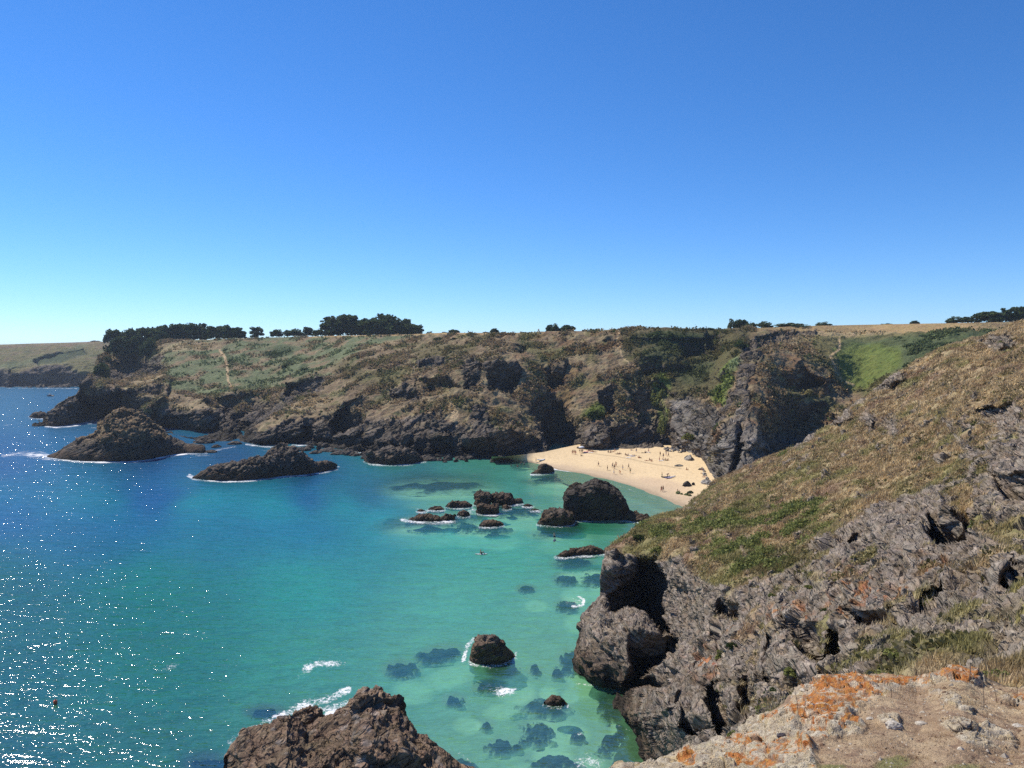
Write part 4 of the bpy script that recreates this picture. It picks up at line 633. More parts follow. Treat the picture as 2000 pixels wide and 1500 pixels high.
sea_col = [(-200, 700, (60, 100, 150)), (0, 780, (58, 100, 150)), (150, 800, (45, 88, 140)), (0, 900, (38, 80, 140)), (300, 900, (28, 72, 128)), (0, 980, (26, 92, 140)), (300, 970, (25, 78, 140)), (600, 930, (25, 72, 118)), (600, 975, (22, 80, 135)), (450, 900, (28, 66, 112)), (800, 920, (45, 100, 98)), (950, 925, (58, 118, 98)), (720, 965, (34, 92, 118)), (850, 960, (55, 118, 105)), (960, 950, (62, 138, 112)),
 (200, 1005, (24, 106, 138)), (400, 1000, (26, 122, 148)), (550, 1000, (30, 132, 150)), (660, 1000, (34, 140, 152)), (740, 1030, (38, 145, 152)), (620, 1030, (26, 125, 150)), (400, 1040, (24, 118, 136)), (150, 1050, (22, 98, 128)), (900, 1050, (60, 170, 152)), (1000, 1080, (70, 172, 150)), (1100, 1050, (62, 155, 128)), (1150, 1030, (55, 140, 105)), (1050, 960, (55, 130, 108)), (1250, 975, (110, 158, 135)), (1150, 935, (95, 145, 118)), (1320, 990, (140, 168, 140)), (1100, 925, (85, 135, 108)),
 (0, 1150, (20, 98, 100)), (300, 1150, (26, 126, 120)), (600, 1150, (42, 148, 140)), (900, 1180, (78, 172, 150)), (1100, 1180, (95, 175, 150)), (0, 1300, (22, 98, 86)), (300, 1300, (36, 122, 100)), (600, 1280, (60, 146, 122)), (850, 1300, (85, 165, 132)), (1050, 1300, (100, 170, 132)), (0, 1500, (34, 92, 76)), (300, 1480, (50, 112, 86)), (600, 1420, (70, 135, 100)), (1000, 1450, (100, 165, 122)), (1150, 1500, (105, 160, 118)), (900, 1700, (90, 150, 110)), (0, 1700, (34, 88, 70)), (-300, 1000, (22, 80, 120)), (-300, 1500, (28, 84, 74))]
q = np.array([[a, b * 1.6] for a, b, _ in sea_col]); cv = np.array([S(*c) for _, _, c in sea_col])
wob = fbm(P * np.array([1, .35, 1]), 16, 4, 501) * 30
xx = np.stack([uf + wob, (vf + wob * .25) * 1.6], -1); W = np.zeros(len(xx)); Cc = np.zeros((len(xx), 3))
for (qa, ca) in zip(q, cv):
    ww = 1 / (((xx - qa) ** 2).sum(-1) + 900) ** 1.6; W += ww; Cc += ww[:, None] * ca
wcol = Cc / W[:, None]; gg = smooth(985, 1120, vf)[:, None]; wcol *= (1 - gg) + gg * np.array([1.25, 1.20, 1.0]); lf = (smooth(800, 300, uf) * smooth(1020, 1200, vf))[:, None]; wcol *= 1 - lf * np.array([.42, .08, .46]); bl_ = (smooth(900, 500, uf) * smooth(1040, 960, vf))[:, None]; wcol *= 1 + bl_ * np.array([.28, .44, .0]); zz_ = (smooth(650, 800, uf) * smooth(1060, 1000, vf))[:, None]; wcol *= 1 + .40 * zz_; wcol *= 1 - .22 * (smooth(700, 200, uf) * smooth(1000, 1200, vf))[:, None]; wcol *= (1 + .10 * fbm(P, 7, 4, 511))[:, None]
# how far one sees down: shallow, sunlit sand on the right; and round the reef
T = np.clip(itp([(691, 0), (890, 0), (930, .12), (1000, .25), (1100, .30), (1250, .42), (1500, .5), (1800, .5)], vf) * itp([(-400, .05), (300, .12), (550, .4), (850, .9), (1100, 1.15), (1600, 1.3)], uf), 0, .75)
for e in [(950, 1010, 190, 40), (1150, 990, 170, 60), (860, 948, 130, 26), (1100, 935, 90, 16), (405, 1485, 60, 24), (520, 1386, 50, 14)]: T = np.maximum(T, emask(uf, vf, e, .5) * .5)
T = np.maximum(T, smooth(925, 975, vf - (uf - 1190) * .38 + 12) * 0 + pmask(uf, vf, [(1000, 893), (1060, 898), (1140, 915), (1240, 942), (1345, 980), (1420, 1000), (1380, 1030), (1290, 1000), (1190, 962), (1100, 935), (1000, 915)], 10) * .72)
for cu, cv_, ru, rv, an, _l in SUB: T = np.maximum(T, emask(uf, vf - 5, (cu, cv_, ru * 1.25 + 8, rv * 1.5 + 6, an), .45) * .80)
# foam
foam = np.zeros(len(P)); 
def fl(line, wd, k=1.0): 
    global foam; foam = np.maximum(foam, smask(uf, vf, line, wd, wd * 1.2) * k)
def fe(e, k=1.0):
    global foam; foam = np.maximum(foam, emask(uf, vf, e, .7) * k)
fl([(60, 888), (95, 893), (140, 901), (200, 903), (260, 901), (300, 896), (330, 890), (365, 886)], 2.2, 1); fl([(5, 890), (40, 887), (80, 885), (95, 890)], 4, .8); fe((75, 890, 40, 7, -10), .95); fe((120, 897, 40, 4), .8)
fl([(366, 930), (385, 937), (440, 941), (500, 938), (560, 931), (600, 928), (655, 917)], 1.8, .95); fl([(370, 928), (378, 931)], 3, 1); fl([(640, 912), (662, 912)], 2, .8)
fl([(88, 832), (110, 835), (145, 832), (170, 826)], 2, .9); fe((185, 825, 26, 6), .8); fe((180, 836, 16, 2), .6); fl([(55, 814), (100, 813)], 1.5, .7); fl([(98, 812), (108, 813)], 3, .8); fe((12, 830, 14, 1.5), .6); fl([(10, 757.8), (150, 759)], .8, .8)
fl([(365, 886), (395, 884), (430, 878), (460, 872)], 2, .7); fe((395, 890, 30, 3), .6); fl([(480, 868), (520, 873), (560, 874)], 2.2, .8); fl([(570, 870), (620, 869)], 2, .8); fe((700, 884, 26, 6), .85); fe((650, 880, 20, 3), .6); fe((520, 878, 26, 3), .5); fl([(820, 897), (900, 897), (985, 899)], 1, .5)
fl([(985, 898), (1030, 901), (1062, 907)], 1.3, .9); fl([(1070, 907), (1080, 915), (1098, 919), (1130, 921)], 1.6, .95); fl([(1130, 922), (1190, 936), (1245, 952), (1292, 971), (1345, 993)], 1.2, .85); fl([(1150, 930), (1240, 960), (1330, 992)], .8, .6)
fe((840, 1017, 55, 8, -3), .95); fl([(785, 1016), (810, 1020), (850, 1022), (880, 1015)], 3.5, .95); fe((915, 1000, 24, 6, 10), .85); fl([(925, 994), (940, 1006), (975, 1003)], 1.6, .6); fe((835, 998, 40, 3, -10), .7); fe((970, 1026, 16, 4), .9); fe((1030, 989, 26, 2), .6); fe((1046, 997, 20, 2.5), .7); fe((900, 985, 30, 4), .5)
fl([(1088, 1090), (1105, 1092), (1140, 1087), (1182, 1082)], 1.3, .8); fe((1102, 1091, 18, 4), .9); fl([(1060, 1027), (1075, 1029)], 1.4, .7); fl([(1118, 1017), (1135, 1018)], 1.4, .6); fl([(1180, 1015), (1225, 1017)], 1, .4)
fe((1120, 1175, 22, 12), .62); fl([(1126, 1162), (1141, 1172), (1138, 1182), (1118, 1184)], 3, 1)
fl([(905, 1288), (912, 1262), (925, 1248)], 5, .85); fl([(920, 1298), (960, 1303), (1000, 1290), (1008, 1275)], 3.5, .8); fe((985, 1275, 30, 14), .45); fe((955, 1305, 30, 8), .4)
fe((600, 1308, 24, 9, 40), .8); fe((640, 1297, 45, 8, 3), .85); fe((650, 1280, 50, 16, 10), .45); fe((985, 1352, 30, 10, 10), .8); fe((950, 1350, 50, 16), .45); fe((335, 1303, 24, 7, 20), .55); fe((440, 1298, 40, 5), .4)
fl([(490, 1440), (540, 1418), (580, 1400), (610, 1390), (650, 1380), (690, 1368)], 6, .95); fl([(640, 1395), (665, 1378), (690, 1372)], 8, 1); fl([(450, 1448), (480, 1430), (520, 1412), (560, 1394), (600, 1376), (640, 1368), (680, 1348)], 9, .85); fe((600, 1378, 60, 14, 20), .75); fe((1150, 1490, 36, 20), .7); fe((1130, 1435, 12, 8), .5); fe((1085, 1370, 26, 8), .4)
fl([(1125, 1335), (1175, 1340), (1210, 1352)], 2.5, .65); fl([(1176, 1385), (1190, 1412), (1230, 1428)], 2.5, .5); fl([(795, 1400), (815, 1440), (900, 1470), (940, 1510)], 3, .5); fe((935, 927, 24, 4), .5)
foam *= 1.04 * (.76 + .75 * fbm(P, 4.5, 3, 889))
for ln in RL:
    wd = 1.8 + (ln[0][1] - 690) / 150; foam = np.maximum(foam, smask(uf, vf, [(a, b + wd * .3) for a, b in ln], wd, wd * 1.5) * (.50 + .30 * fbm(P, 6, 3, 888)) * 1.25)
m = NT('sea_water'); P_ = m.coords(); c = m.attr('col').outputs['Color']; k = m.attr('msk'); sp = m.n('ShaderNodeSeparateColor'); m.l(k.outputs['Color'], sp.inputs[0])
mp = m.n('ShaderNodeMapping'); m.l(P_, mp.inputs[0]); mp.inputs['Rotation'].default_value = (0, 0, R(22)); mp.inputs['Scale'].default_value = (.42, 1, 1)
w1 = m.noise(mp.outputs[0], .55, 3, .5, .4); w2 = m.noise(mp.outputs[0], 2.1, 3, .55, .2); w3 = m.noise(P_, .09, 2); w4 = m.noise(P_, 5.5, 2, .5)
h = m.math('ADD', m.math('MULTIPLY', w1.outputs[0], 1.0), m.math('MULTIPLY', w2.outputs[0], .40)); h = m.math('ADD', h, m.math('MULTIPLY', w4.outputs[0], .03))
w0 = m.noise(mp.outputs[0], .22, 3, .6, .3); h = m.math('ADD', h, m.math('MULTIPLY', m.math('MULTIPLY', w0.outputs[0], sp.outputs[2]), 2.7)); nb = m.bump(h, 1.0, WAVE)
fn = m.noise(P_, 2.2, 7, .78, .8); fn2 = m.noise(P_, .5, 3, .6)
fo = m.math('ADD', sp.outputs[0], m.math('MULTIPLY_ADD', fn.outputs[0], 2.6, -1.78)); fo = m.ramp(fo, [(.10, 0), (.42, 1)])
cn = m.math('MULTIPLY', m.math('MULTIPLY_ADD', w1.outputs[0], .55, .73), m.math('MULTIPLY_ADD', w2.outputs[0], .8, .60)); s_ = m.n('ShaderNodeVectorMath', operation='SCALE'); m.l(c, s_.inputs[0]); m.l(cn, s_.inputs['Scale'])  # ripple light and shade painted into the water colour from the wave noise
dif = m.n('ShaderNodeBsdfDiffuse'); m.l(s_.outputs[0], dif.inputs[0]); m.l(nb, dif.inputs['Normal'])
tr = m.n('ShaderNodeBsdfTransparent'); tr.inputs[0].default_value = (.62, .95, .83, 1)
gl = m.n('ShaderNodeBsdfGlossy'); m.l(m.math('MULTIPLY_ADD', sp.outputs[2], 0.04, .065), gl.inputs['Roughness']); m.l(nb, gl.inputs['Normal'])
a = m.n('ShaderNodeMixShader'); m.l(sp.outputs[1], a.inputs[0]); m.l(dif.outputs[0], a.inputs[1]); m.l(tr.outputs[0], a.inputs[2])
fr_ = m.n('ShaderNodeFresnel'); fr_.inputs[0].default_value = 1.33; m.l(nb, fr_.inputs['Normal'])
b = m.n('ShaderNodeMixShader'); m.l(m.math('MULTIPLY', fr_.outputs[0], .30), b.inputs[0]); m.l(a.outputs[0], b.inputs[1]); m.l(gl.outputs[0], b.inputs[2])
fd = m.n('ShaderNodeBsdfDiffuse'); fd.inputs[0].default_value = (.80, .80, .80, 1)
e = m.n('ShaderNodeMixShader'); m.l(fo, e.inputs[0]); m.l(b.outputs[0], e.inputs[1]); m.l(fd.outputs[0], e.inputs[2]); m.l(e.outputs[0], m.out.inputs[0])
G[..., 2] += (fbm(P, 14, 2, 521) * .16 + fbm(P * np.array([.6, 1.2, 1]), 5, 2, 522) * .10).reshape(U.shape) * smooth(760, 900, V)
tag(mesh_from('sea', G.reshape(-1, 3), gridfaces(*G.shape[:2]), [m.m], {'col': wcol * WCOL, 'msk': np.stack([foam, T, smooth(1120, 860, vf) * smooth(1000, 350, uf)], -1)}), kind='structure')

# ================================================================== FOREGROUND CLIFF TOP
VE = [(1180, 1540), (1215, 1502), (1262, 1494), (1300, 1488), (1345, 1478), (1380, 1462), (1405, 1452), (1440, 1442), (1465, 1425), (1480, 1410), (1500, 1402), (1515, 1385), (1540, 1368), (1560, 1356), (1580, 1345), (1610, 1332), (1645, 1326), (1700, 1321), (1740, 1319), (1765, 1322), (1790, 1326), (1830, 1316), (1858, 1308), (1885, 1311), (1905, 1322), (1930, 1332), (1960, 1340), (1990, 1348), (2020, 1342), (2100, 1335), (2300, 1330)]
EY = [(1180, 7.6), (1300, 8.0), (1440, 8.6), (1540, 9.4), (1650, 10), (1860, 10.2), (2000, 9.6), (2300, 9)]
us = np.linspace(1180, 2300, 760); tt = np.linspace(0, 1, 460); ve = itp(VE, us); vb = np.full(len(us), 1720.)
U = np.repeat(us[None], 460, 0); V = vb + (ve - vb) * tt[:, None]; Yb = 4.2 + 0 * us; Ye = itp(EY, us); inv = 1 / Yb + (1 / Ye - 1 / Yb) * tt[:, None] ** 1.0
G = at(U, V, 1 / inv); P = G.reshape(-1, 3); uf, vf = U.ravel(), V.ravel(); N0 = gnormals(G); N0[N0[..., 2] < 0] *= -1; N0 = N0.reshape(-1, 3)
uj, vj = jitter(uf, vf, P, 26, .5, 601); lip = np.repeat(tt[:, None], len(us), 1).ravel()
rk = np.maximum(pmask(uj, vj, [(1180, 1480), (1440, 1435), (1560, 1350), (1650, 1318), (1760, 1312), (1800, 1318), (1870, 1300), (1930, 1330), (1900, 1345), (1800, 1345), (1700, 1370), (1660, 1410), (1690, 1430), (1620, 1440), (1570, 1440), (1600, 1480), (1600, 1540), (1180, 1560)], 9), 0)
rk = np.maximum(rk, emask(uj, vj, (1915, 1440, 78, 26, -18), .25)); rk = np.maximum(rk, emask(uj, vj, (1860, 1370, 55, 12, -25), .5) * .8); rk = np.maximum(rk, emask(uj, vj, (1990, 1370, 40, 14), .5)); rk = np.maximum(rk, emask(uj, vj, (1745, 1412, 20, 12), .3))
rk = np.clip(rk * (.75 + .9 * fbm(P, .5, 3, 606)), 0, 1)
r1 = fbm(P * np.array([.7, 1, 1.5]), .75, 5, 611, .55, True); r2 = fbm(P * np.array([.6, 1, 1]), .14, 4, 612, .55, True); g1 = fbm(P, .35, 4, 613); g2 = fbm(P, .06, 3, 614)
P2 = P + N0 * (rk * (.12 * (r1 - .4) + .035 * (r2 - .3) + .02 + .08 * fract(P * np.array([.8, 1, 1.3]), .42, 77, 3) + .06 * beds(P, (.3, .5, .8), .16, 78)) + (1 - rk) * (.05 * g1 + .014 * g2))[:, None]
col = np.tile(np.array([.42, .295, .185]), (len(P), 1)); blend(col, np.array([.56, .42, .26]), smooth(-.05, .3, fbm(P, .45, 4, 621)) * .8 + .0); blend(col, np.array([.62, .48, .28]), emask(uj, vj, (1960, 1350, 120, 40), .5) * smooth(-.2, .2, g2 + g1) * .7); blend(col, np.array([.22, .13, .09]), smooth(.05, .3, fbm(P, .12, 4, 622)) * .6)
lr = np.array([.60, .47, .27]) * (1 + .35 * fbm(P, .18, 4, 631))[:, None]; blend(lr, np.array([.20, .14, .10]), smooth(.0, .3, fbm(P, .10, 4, 632)) * .8); blend(lr, np.array([.42, .40, .22]), smooth(.05, .35, fbm(P, .3, 3, 633)) * .5 * smooth(1700, 1500, uf))
og = np.maximum.reduce([emask(uj, vj, (1645, 1352, 95, 30, 14), .4), emask(uj, vj, (1620, 1385, 80, 26, 20), .5) * .9, emask(uj, vj, (1870, 1318, 50, 15, -8), .4), emask(uj, vj, (1720, 1330, 60, 12, 4), .5), emask(uj, vj, (1590, 1420, 30, 14), .5) * .7, emask(uj, vj, (1600, 1450, 60, 10), .6) * .7, emask(uj, vj, (1790, 1330, 45, 12), .5) * .8, emask(uj, vj, (1530, 1400, 40, 16, 30), .5) * .7, emask(uj, vj, (1660, 1415, 34, 14), .5) * .75, emask(uj, vj, (1345, 1487, 26, 11), .4), emask(uj, vj, (1450, 1455, 50, 14, 10), .5) * .6, emask(uj, vj, (1560, 1470, 110, 26), .6) * .55, emask(uj, vj, (1480, 1500, 60, 14), .5) * .7, emask(uj, vj, (1750, 1320, 60, 8), .5) * .8, emask(uj, vj, (1990, 1358, 40, 9), .5) * .8, emask(uj, vj, (1440, 1480, 60, 9), .5) * .5])
og = smooth(.32, .44, og * .76 + .40 * fbm(P, .22, 4, 641) + .55 * fbm(P, .05, 4, 642)); blend(lr, np.array([.56, .19, .04]), og * .85); blend(lr, np.array([.62, .36, .09]), og * smooth(.0, .25, fbm(P, .035, 3, 645)) * .6); blend(lr, np.array([.42, .12, .03]), og * smooth(.0, .3, fbm(P, .07, 3, 643)) * .7)
blend(lr, np.array([.74, .66, .50]), smooth(.08, .16, fbm(P, .14, 4, 651)) * .75); blend(lr, np.array([.27, .21, .16]), smooth(.10, .18, fbm(P, .09, 4, 652)) * .75); cr = smooth(.38, .58, r2 + .2 * r1 - .08); blend(lr, np.array([.58, .50, .39]), cr * (1 - og) * .5)
col += (lr - col) * smooth(.3, .6, rk)[:, None]; blend(col, np.array([.24, .24, .09]), np.maximum.reduce([emask(uj, vj, (1745, 1490, 36, 12), .3), emask(uj, vj, (1630, 1497, 30, 9), .3), emask(uj, vj, (1880, 1503, 40, 8), .4)]) * .85)
m = NT('cliff_top_ground'); P_ = m.coords(); c = m.attr('col').outputs['Color']; n = m.noise(P_, 55, 5, .7); n2 = m.noise(P_, 14, 4, .6); mp = m.n('ShaderNodeMapping'); m.l(P_, mp.inputs[0]); mp.inputs['Scale'].default_value = (1, .35, 1); n3 = m.noise(mp.outputs[0], 120, 3, .7, 1.5)
f = m.math('MULTIPLY', m.math('MULTIPLY_ADD', n.outputs[0], 1.1, .45), m.math('MULTIPLY_ADD', n3.outputs[0], .9, .55)); s_ = m.n('ShaderNodeVectorMath', operation='SCALE'); m.l(c, s_.inputs[0]); m.l(f, s_.inputs['Scale'])
m.pbr(s_.outputs[0], .9, m.bump(m.math('ADD', n.outputs[0], m.math('MULTIPLY', n2.outputs[0], 1.5)), 1.0, .035), .15)
G2 = P2.reshape(G.shape); FOREG = G2; dn = np.stack([raydir(us, ve)[0], np.ones(len(us)), 0 * us], -1)
nzz = fbm(G2[-1], .8, 3, 5)[:, None] * .3
bk_ = [G2[-1] + dn * (d + nzz) + np.array([0, 0, z]) for d, z in ((.06, -.02), (.25, -.3), (.5, -1.2), (.9, -4), (2.5, -12))]
GA = np.concatenate([G2, np.stack(bk_)], 0); c3 = col.reshape(G.shape); CA = np.concatenate([c3, np.repeat(c3[-1:] * 0 + C_ROCK, 5, 0)], 0)
GA = np.concatenate([GA] + [GA[:, -1:] + np.array([d, 0, d * .03]) for d in (.5, 1.5, 4, 9)], 1); CA = np.concatenate([CA] + [CA[:, -1:]] * 4, 1)
GA = np.concatenate([GA[:1] + np.array([0, -d, d * .09]) for d in (9, 5, 2.5, 1)] + [GA], 0); CA = np.concatenate([CA[:1]] * 4 + [CA], 0)
tag(mesh_from('cliff_top_ground', GA.reshape(-1, 3), gridfaces(*GA.shape[:2]), [m.m], {'col': CA.reshape(-1, 3)}), kind='structure')
def foreat(u, v):
    pu, pv = project(FOREG.reshape(-1, 3)); k = np.argmin((pu - u) ** 2 + (pv - v) ** 2); return FOREG.reshape(-1, 3)[k].copy()
# ================================================================== TREES AND SHRUBS
def leafmat(name, c1, c2, px=.5):
    m = NT(name); P_ = m.coords(); n = m.noise(P_, .5 / px, 3, .6); geo = m.n('ShaderNodeObjectInfo'); a = m.attr('col').outputs['Color']
    cc = m.mix(m.ramp(n.outputs[0], [(.3, 0), (.7, 1)]), c1, c2); cc = m.mix(1.0, cc, a, 'MULTIPLY'); d = m.n('ShaderNodeBsdfDiffuse'); m.l(cc, d.inputs[0]); t = m.n('ShaderNodeBsdfTranslucent'); m.l(cc, t.inputs[0])
    x = m.n('ShaderNodeMixShader'); x.inputs[0].default_value = .32; m.l(d.outputs[0], x.inputs[1]); m.l(t.outputs[0], x.inputs[2]); m.l(x.outputs[0], m.out.inputs[0]); return m.m
ML_DARK = leafmat('dark_pine_foliage', (.045, .070, .030), (.10, .13, .05)); ML_MID = leafmat('bush_foliage', (.035, .055, .018), (.075, .10, .035)); ML_PALE = leafmat('pale_bush_foliage', (.08, .11, .055), (.16, .19, .10)); ML_GREEN = leafmat('bright_green_foliage', (.13, .145, .04), (.27, .28, .10), .15)
M_BARK = flat('bark', (.06, .045, .035))
def quads(C, size, rng, flatn=.0, up=.3):
    n = len(C); a = rng.normal(size=(n, 3)); a /= np.linalg.norm(a, axis=1, keepdims=True); b = np.cross(a, rng.normal(size=(n, 3))); b /= np.linalg.norm(b, axis=1, keepdims=True)
    s = size * rng.uniform(.6, 1.4, (n, 1)); V = np.stack([C - a * s - b * s * .6, C + a * s * .2 - b * s * .9, C + a * s + b * s * .5, C - a * s * .3 + b * s * .9], 1); return V.reshape(-1, 3), np.arange(4 * n).reshape(-1, 4)
def crown_data(seed, kind):
    """unit crown: width 1, height 1 from z=0, as leaf clumps on lobes."""
    rng = np.random.default_rng(seed); C = []; lobes = []
    if kind == 'pine':
        for k in range(44):
            a = rng.uniform(0, 6.28); z = rng.uniform(.14, .92); r = .38 * math.sqrt(rng.uniform(.05, 1)) * (1.0 if z < .7 else .75); lobes.append((r * math.cos(a), r * math.sin(a), z, rng.uniform(.10, .18), .8))
    elif kind == 'dome':
        for k in range(46):
            a = rng.uniform(0, 6.28); q = rng.uniform(0, 1); r = .42 * math.sqrt(q); z = .86 * math.sqrt(max(0, 1 - (r / .5) ** 2)) * rng.uniform(.25, 1); lobes.append((r * math.cos(a), r * math.sin(a), max(z, .07), rng.uniform(.10, .17), .9))
    else:
        for k in range(22):
            a = rng.uniform(0, 6.28); r = .38 * math.sqrt(rng.uniform(0, 1)); z = rng.uniform(.15, .8) * (1 - .5 * r / .4); lobes.append((r * math.cos(a), r * math.sin(a), z, rng.uniform(.10, .2), 1.0))
    for (x, y, z, r, fl) in lobes:
        n = 46; d = rng.normal(size=(n, 3)); d /= np.linalg.norm(d, axis=1, keepdims=True); C.append(np.array([x, y, z]) + d * r * rng.uniform(.55, 1.05, (n, 1)) * np.array([1, 1, fl]))
    C = np.concatenate(C); V, Fq = quads(C, .048, rng); cl = np.repeat(rng.uniform(.6, 1.4, len(C)), 4)[:, None] * np.ones(3); return V, Fq, cl
def tube(bm, pts, rad, seg=6, cap=True):
    rings = []; pts = [Vector(p) for p in pts]
    for i, p in enumerate(pts):
        d = (pts[min(i + 1, len(pts) - 1)] - pts[max(i - 1, 0)]).normalized(); a = d.orthogonal().normalized(); b = d.cross(a); r = rad[i] if hasattr(rad, '__len__') else rad
        rings.append([bm.verts.new(p + (a * math.cos(6.2832 * k / seg) + b * math.sin(6.2832 * k / seg)) * r) for k in range(seg)])
    for A_, B_ in zip(rings, rings[1:]):
        best = min(range(seg), key=lambda o_: sum((A_[k].co - B_[(k + o_) % seg].co).length for k in range(seg)))
        for k in range(seg): bm.faces.new((A_[k], A_[(k + 1) % seg], B_[(k + 1 + best) % seg], B_[(k + best) % seg]))
    if cap: bm.faces.new(rings[0][::-1]); bm.faces.new(rings[-1])
def bmobj(name, bm, mat, parent=None, sm=True, loc=None):
    bmesh.ops.recalc_face_normals(bm, faces=bm.faces[:]); me = bpy.data.meshes.new(name); bm.to_mesh(me); bm.free(); me.materials.append(mat)
    for p in me.polygons: p.use_smooth = sm
    o = bpy.data.objects.new(name, me)
    if loc is not None: o.location = loc
    return link(o, parent)
CR = {}; 
for kind in ('pine', 'dome', 'bush'):
    for k in range(4):
        V_, F_, c_ = crown_data(70 + k + 10 * len(kind), kind)
        for mt, tagm in ((ML_DARK, 'd'), (ML_MID, 'm'), (ML_PALE, 'p'), (ML_GREEN, 'g')):
            if kind != 'bush' and tagm in 'pg': continue
            o = mesh_from('crown', V_, F_, [mt], {'col': c_}, smooth_=False); CR[kind, tagm, k] = o.data; bpy.data.objects.remove(o)
def trunkmesh():
    bm = bmesh.new(); tube(bm, [(0, 0, -.15), (.01, 0, .2), (-.01, .01, .5), (.02, 0, .85)], [.030, .024, .016, .006])
    for k in range(7):
        a = k * 2.4; z = .3 + .07 * k; tube(bm, [(0, 0, z), (.16 * math.cos(a), .16 * math.sin(a), z + .08), (.3 * math.cos(a), .3 * math.sin(a), z + .13)], [.012, .008, .003], 5)
    o = bmobj('trunk', bm, M_BARK); me = o.data; bpy.data.objects.remove(o); return me
TRM = trunkmesh(); tc = [0]
def tree(u, vb_, vt_, wpx, Y, kind, lab, mt='d', name='tree', cat='tree', group='trees along the skyline', P0=None, trunk=True):
    p = at(u, vb_, Y) if P0 is None else P0; h = (vb_ - vt_) / F * Y; wd = wpx / F * Y; r = empty(name, p, random.uniform(0, 6.28)); tag(r, lab, cat, group)
    c = bpy.data.objects.new('crown', CR[kind, mt, tc[0] % 4]); tc[0] += 1; c.scale = (wd * 1.05, wd * 1.05, h * 1.02); link(c, r)
    if trunk: t = bpy.data.objects.new('trunk', TRM); t.scale = (min(wd, h), min(wd, h), h); link(t, r)
    return r
ordn = 'first second third fourth fifth sixth seventh eighth ninth tenth eleventh twelfth thirteenth fourteenth fifteenth sixteenth seventeenth eighteenth'.split()
LW = [(222, 692, 645, 34, 600), (237, 690, 645, 30, 612), (253, 691, 646, 30, 606), (269, 688, 643, 32, 612), (285, 684, 641, 32, 615), (301, 680, 639, 32, 612), (316, 676, 637, 32, 608), (331, 671, 636, 30, 612), (346, 668, 634, 32, 616), (361, 666, 632, 32, 618), (377, 665, 632, 32, 616), (392, 664, 633, 30, 618), (403, 664, 641, 18, 612), (418, 663, 636, 26, 606), (432, 662, 637, 26, 604), (448, 662, 636, 28, 600), (463, 662, 640, 24, 598), (474, 662, 645, 16, 596)]
for i, (u, a, b, wd, y) in enumerate(LW): tree(u, a + 1, b, wd * 1.12, y + 3, 'pine', f'{ordn[i]} tall dark pine from the left in the long wood above the far point', group='pines of the left wood')
for (u, a, b, wd, y, l) in [(232, 695, 658, 36, 596, 'dark lower pine in front of the left end of the long wood'), (255, 695, 658, 38, 596, 'broad dark pine before the left half of the long wood'), (292, 699, 657, 34, 580, 'dark rounded tree standing forward on the slope below the long wood'), (318, 680, 646, 30, 604, 'dark pine before the middle of the long wood')]: tree(u, a, b, wd, y, 'dome' if u == 292 else 'pine', l, group='pines of the left wood')
for (u, a, b, wd, y, kd, l) in [(502, 661, 639, 28, 596, 'pine', 'lone round topped pine between the left wood and the hedge line'), (540, 659, 643, 28, 590, 'dome', 'small dark tree at the left end of the middle tree line'), (574, 658, 641, 38, 590, 'dome', 'wide low dark tree, second in the middle tree line'), (602, 658, 638, 22, 588, 'pine', 'slim dark tree, third in the middle tree line'), (622, 657, 641, 24, 586, 'dome', 'small round tree just left of the big wooded dome'),
 (650, 658, 620, 52, 580, 'pine', 'ragged pine at the left edge of the wooded dome'), (678, 658, 616, 56, 580, 'pine', 'flat topped pine left of the notch in the wooded dome'), (702, 658, 620, 50, 578, 'dome', 'dark tree in the notch of the wooded dome'), (726, 658, 614, 60, 576, 'dome', 'round tree just right of the notch of the wooded dome'), (752, 658, 612, 66, 575, 'dome', 'tallest tree crowning the wooded dome'), (778, 658, 617, 60, 572, 'dome', 'sloping tree on the right shoulder of the wooded dome'), (796, 658, 628, 44, 570, 'dome', 'low tree at the right foot of the wooded dome'), (816, 654, 635, 26, 566, 'pine', 'small ragged tree just right of the wooded dome'),
 (840, 654, 646, 18, 560, 'bush', 'low bush right of the wooded dome'), (868, 653, 645, 12, 540, 'bush', 'tiny dark bush beside a flat one on the field edge'), (887, 653, 642, 24, 540, 'dome', 'flat dark bush on the golden field edge'), (948, 652, 646, 12, 500, 'bush', 'tiny low bush left of a rounder one on the skyline'), (966, 652, 641, 18, 500, 'dome', 'small rounded dark tree alone on the golden skyline'), (1080, 651, 631, 26, 440, 'dome', 'left one of the pair of clipped dark trees on the skyline'), (1107, 651, 632, 32, 440, 'dome', 'right one of the pair of clipped dark trees on the skyline'),
 (1447, 643, 620, 28, 420, 'dome', 'dark round tree above the ridge between two pale bushes'), (1787, 634, 626, 18, 450, 'dome', 'small lone spreading bush on the golden field skyline'), (1873, 632, 617, 44, 450, 'dome', 'wide flat dark tree left of the right hand wood'), (1858, 632, 624, 22, 450, 'bush', 'low dark bush touching the wide flat tree'), (1930, 631, 604, 56, 440, 'dome', 'rounded dark tree at the left end of the right hand wood'), (1963, 631, 603, 34, 440, 'pine', 'see through pine with bare trunks in the right hand wood'), (1990, 631, 600, 38, 440, 'pine', 'tall pine at the picture edge in the right hand wood'), (2020, 631, 600, 40, 440, 'pine', 'pine at the very edge of the right hand wood')]:
    tree(u, a, b, wd, y, kd, l)
tree(185, 668.5, 663.5, 20, 1160, 'bush', 'tiny clump of far trees on the distant headland skyline')
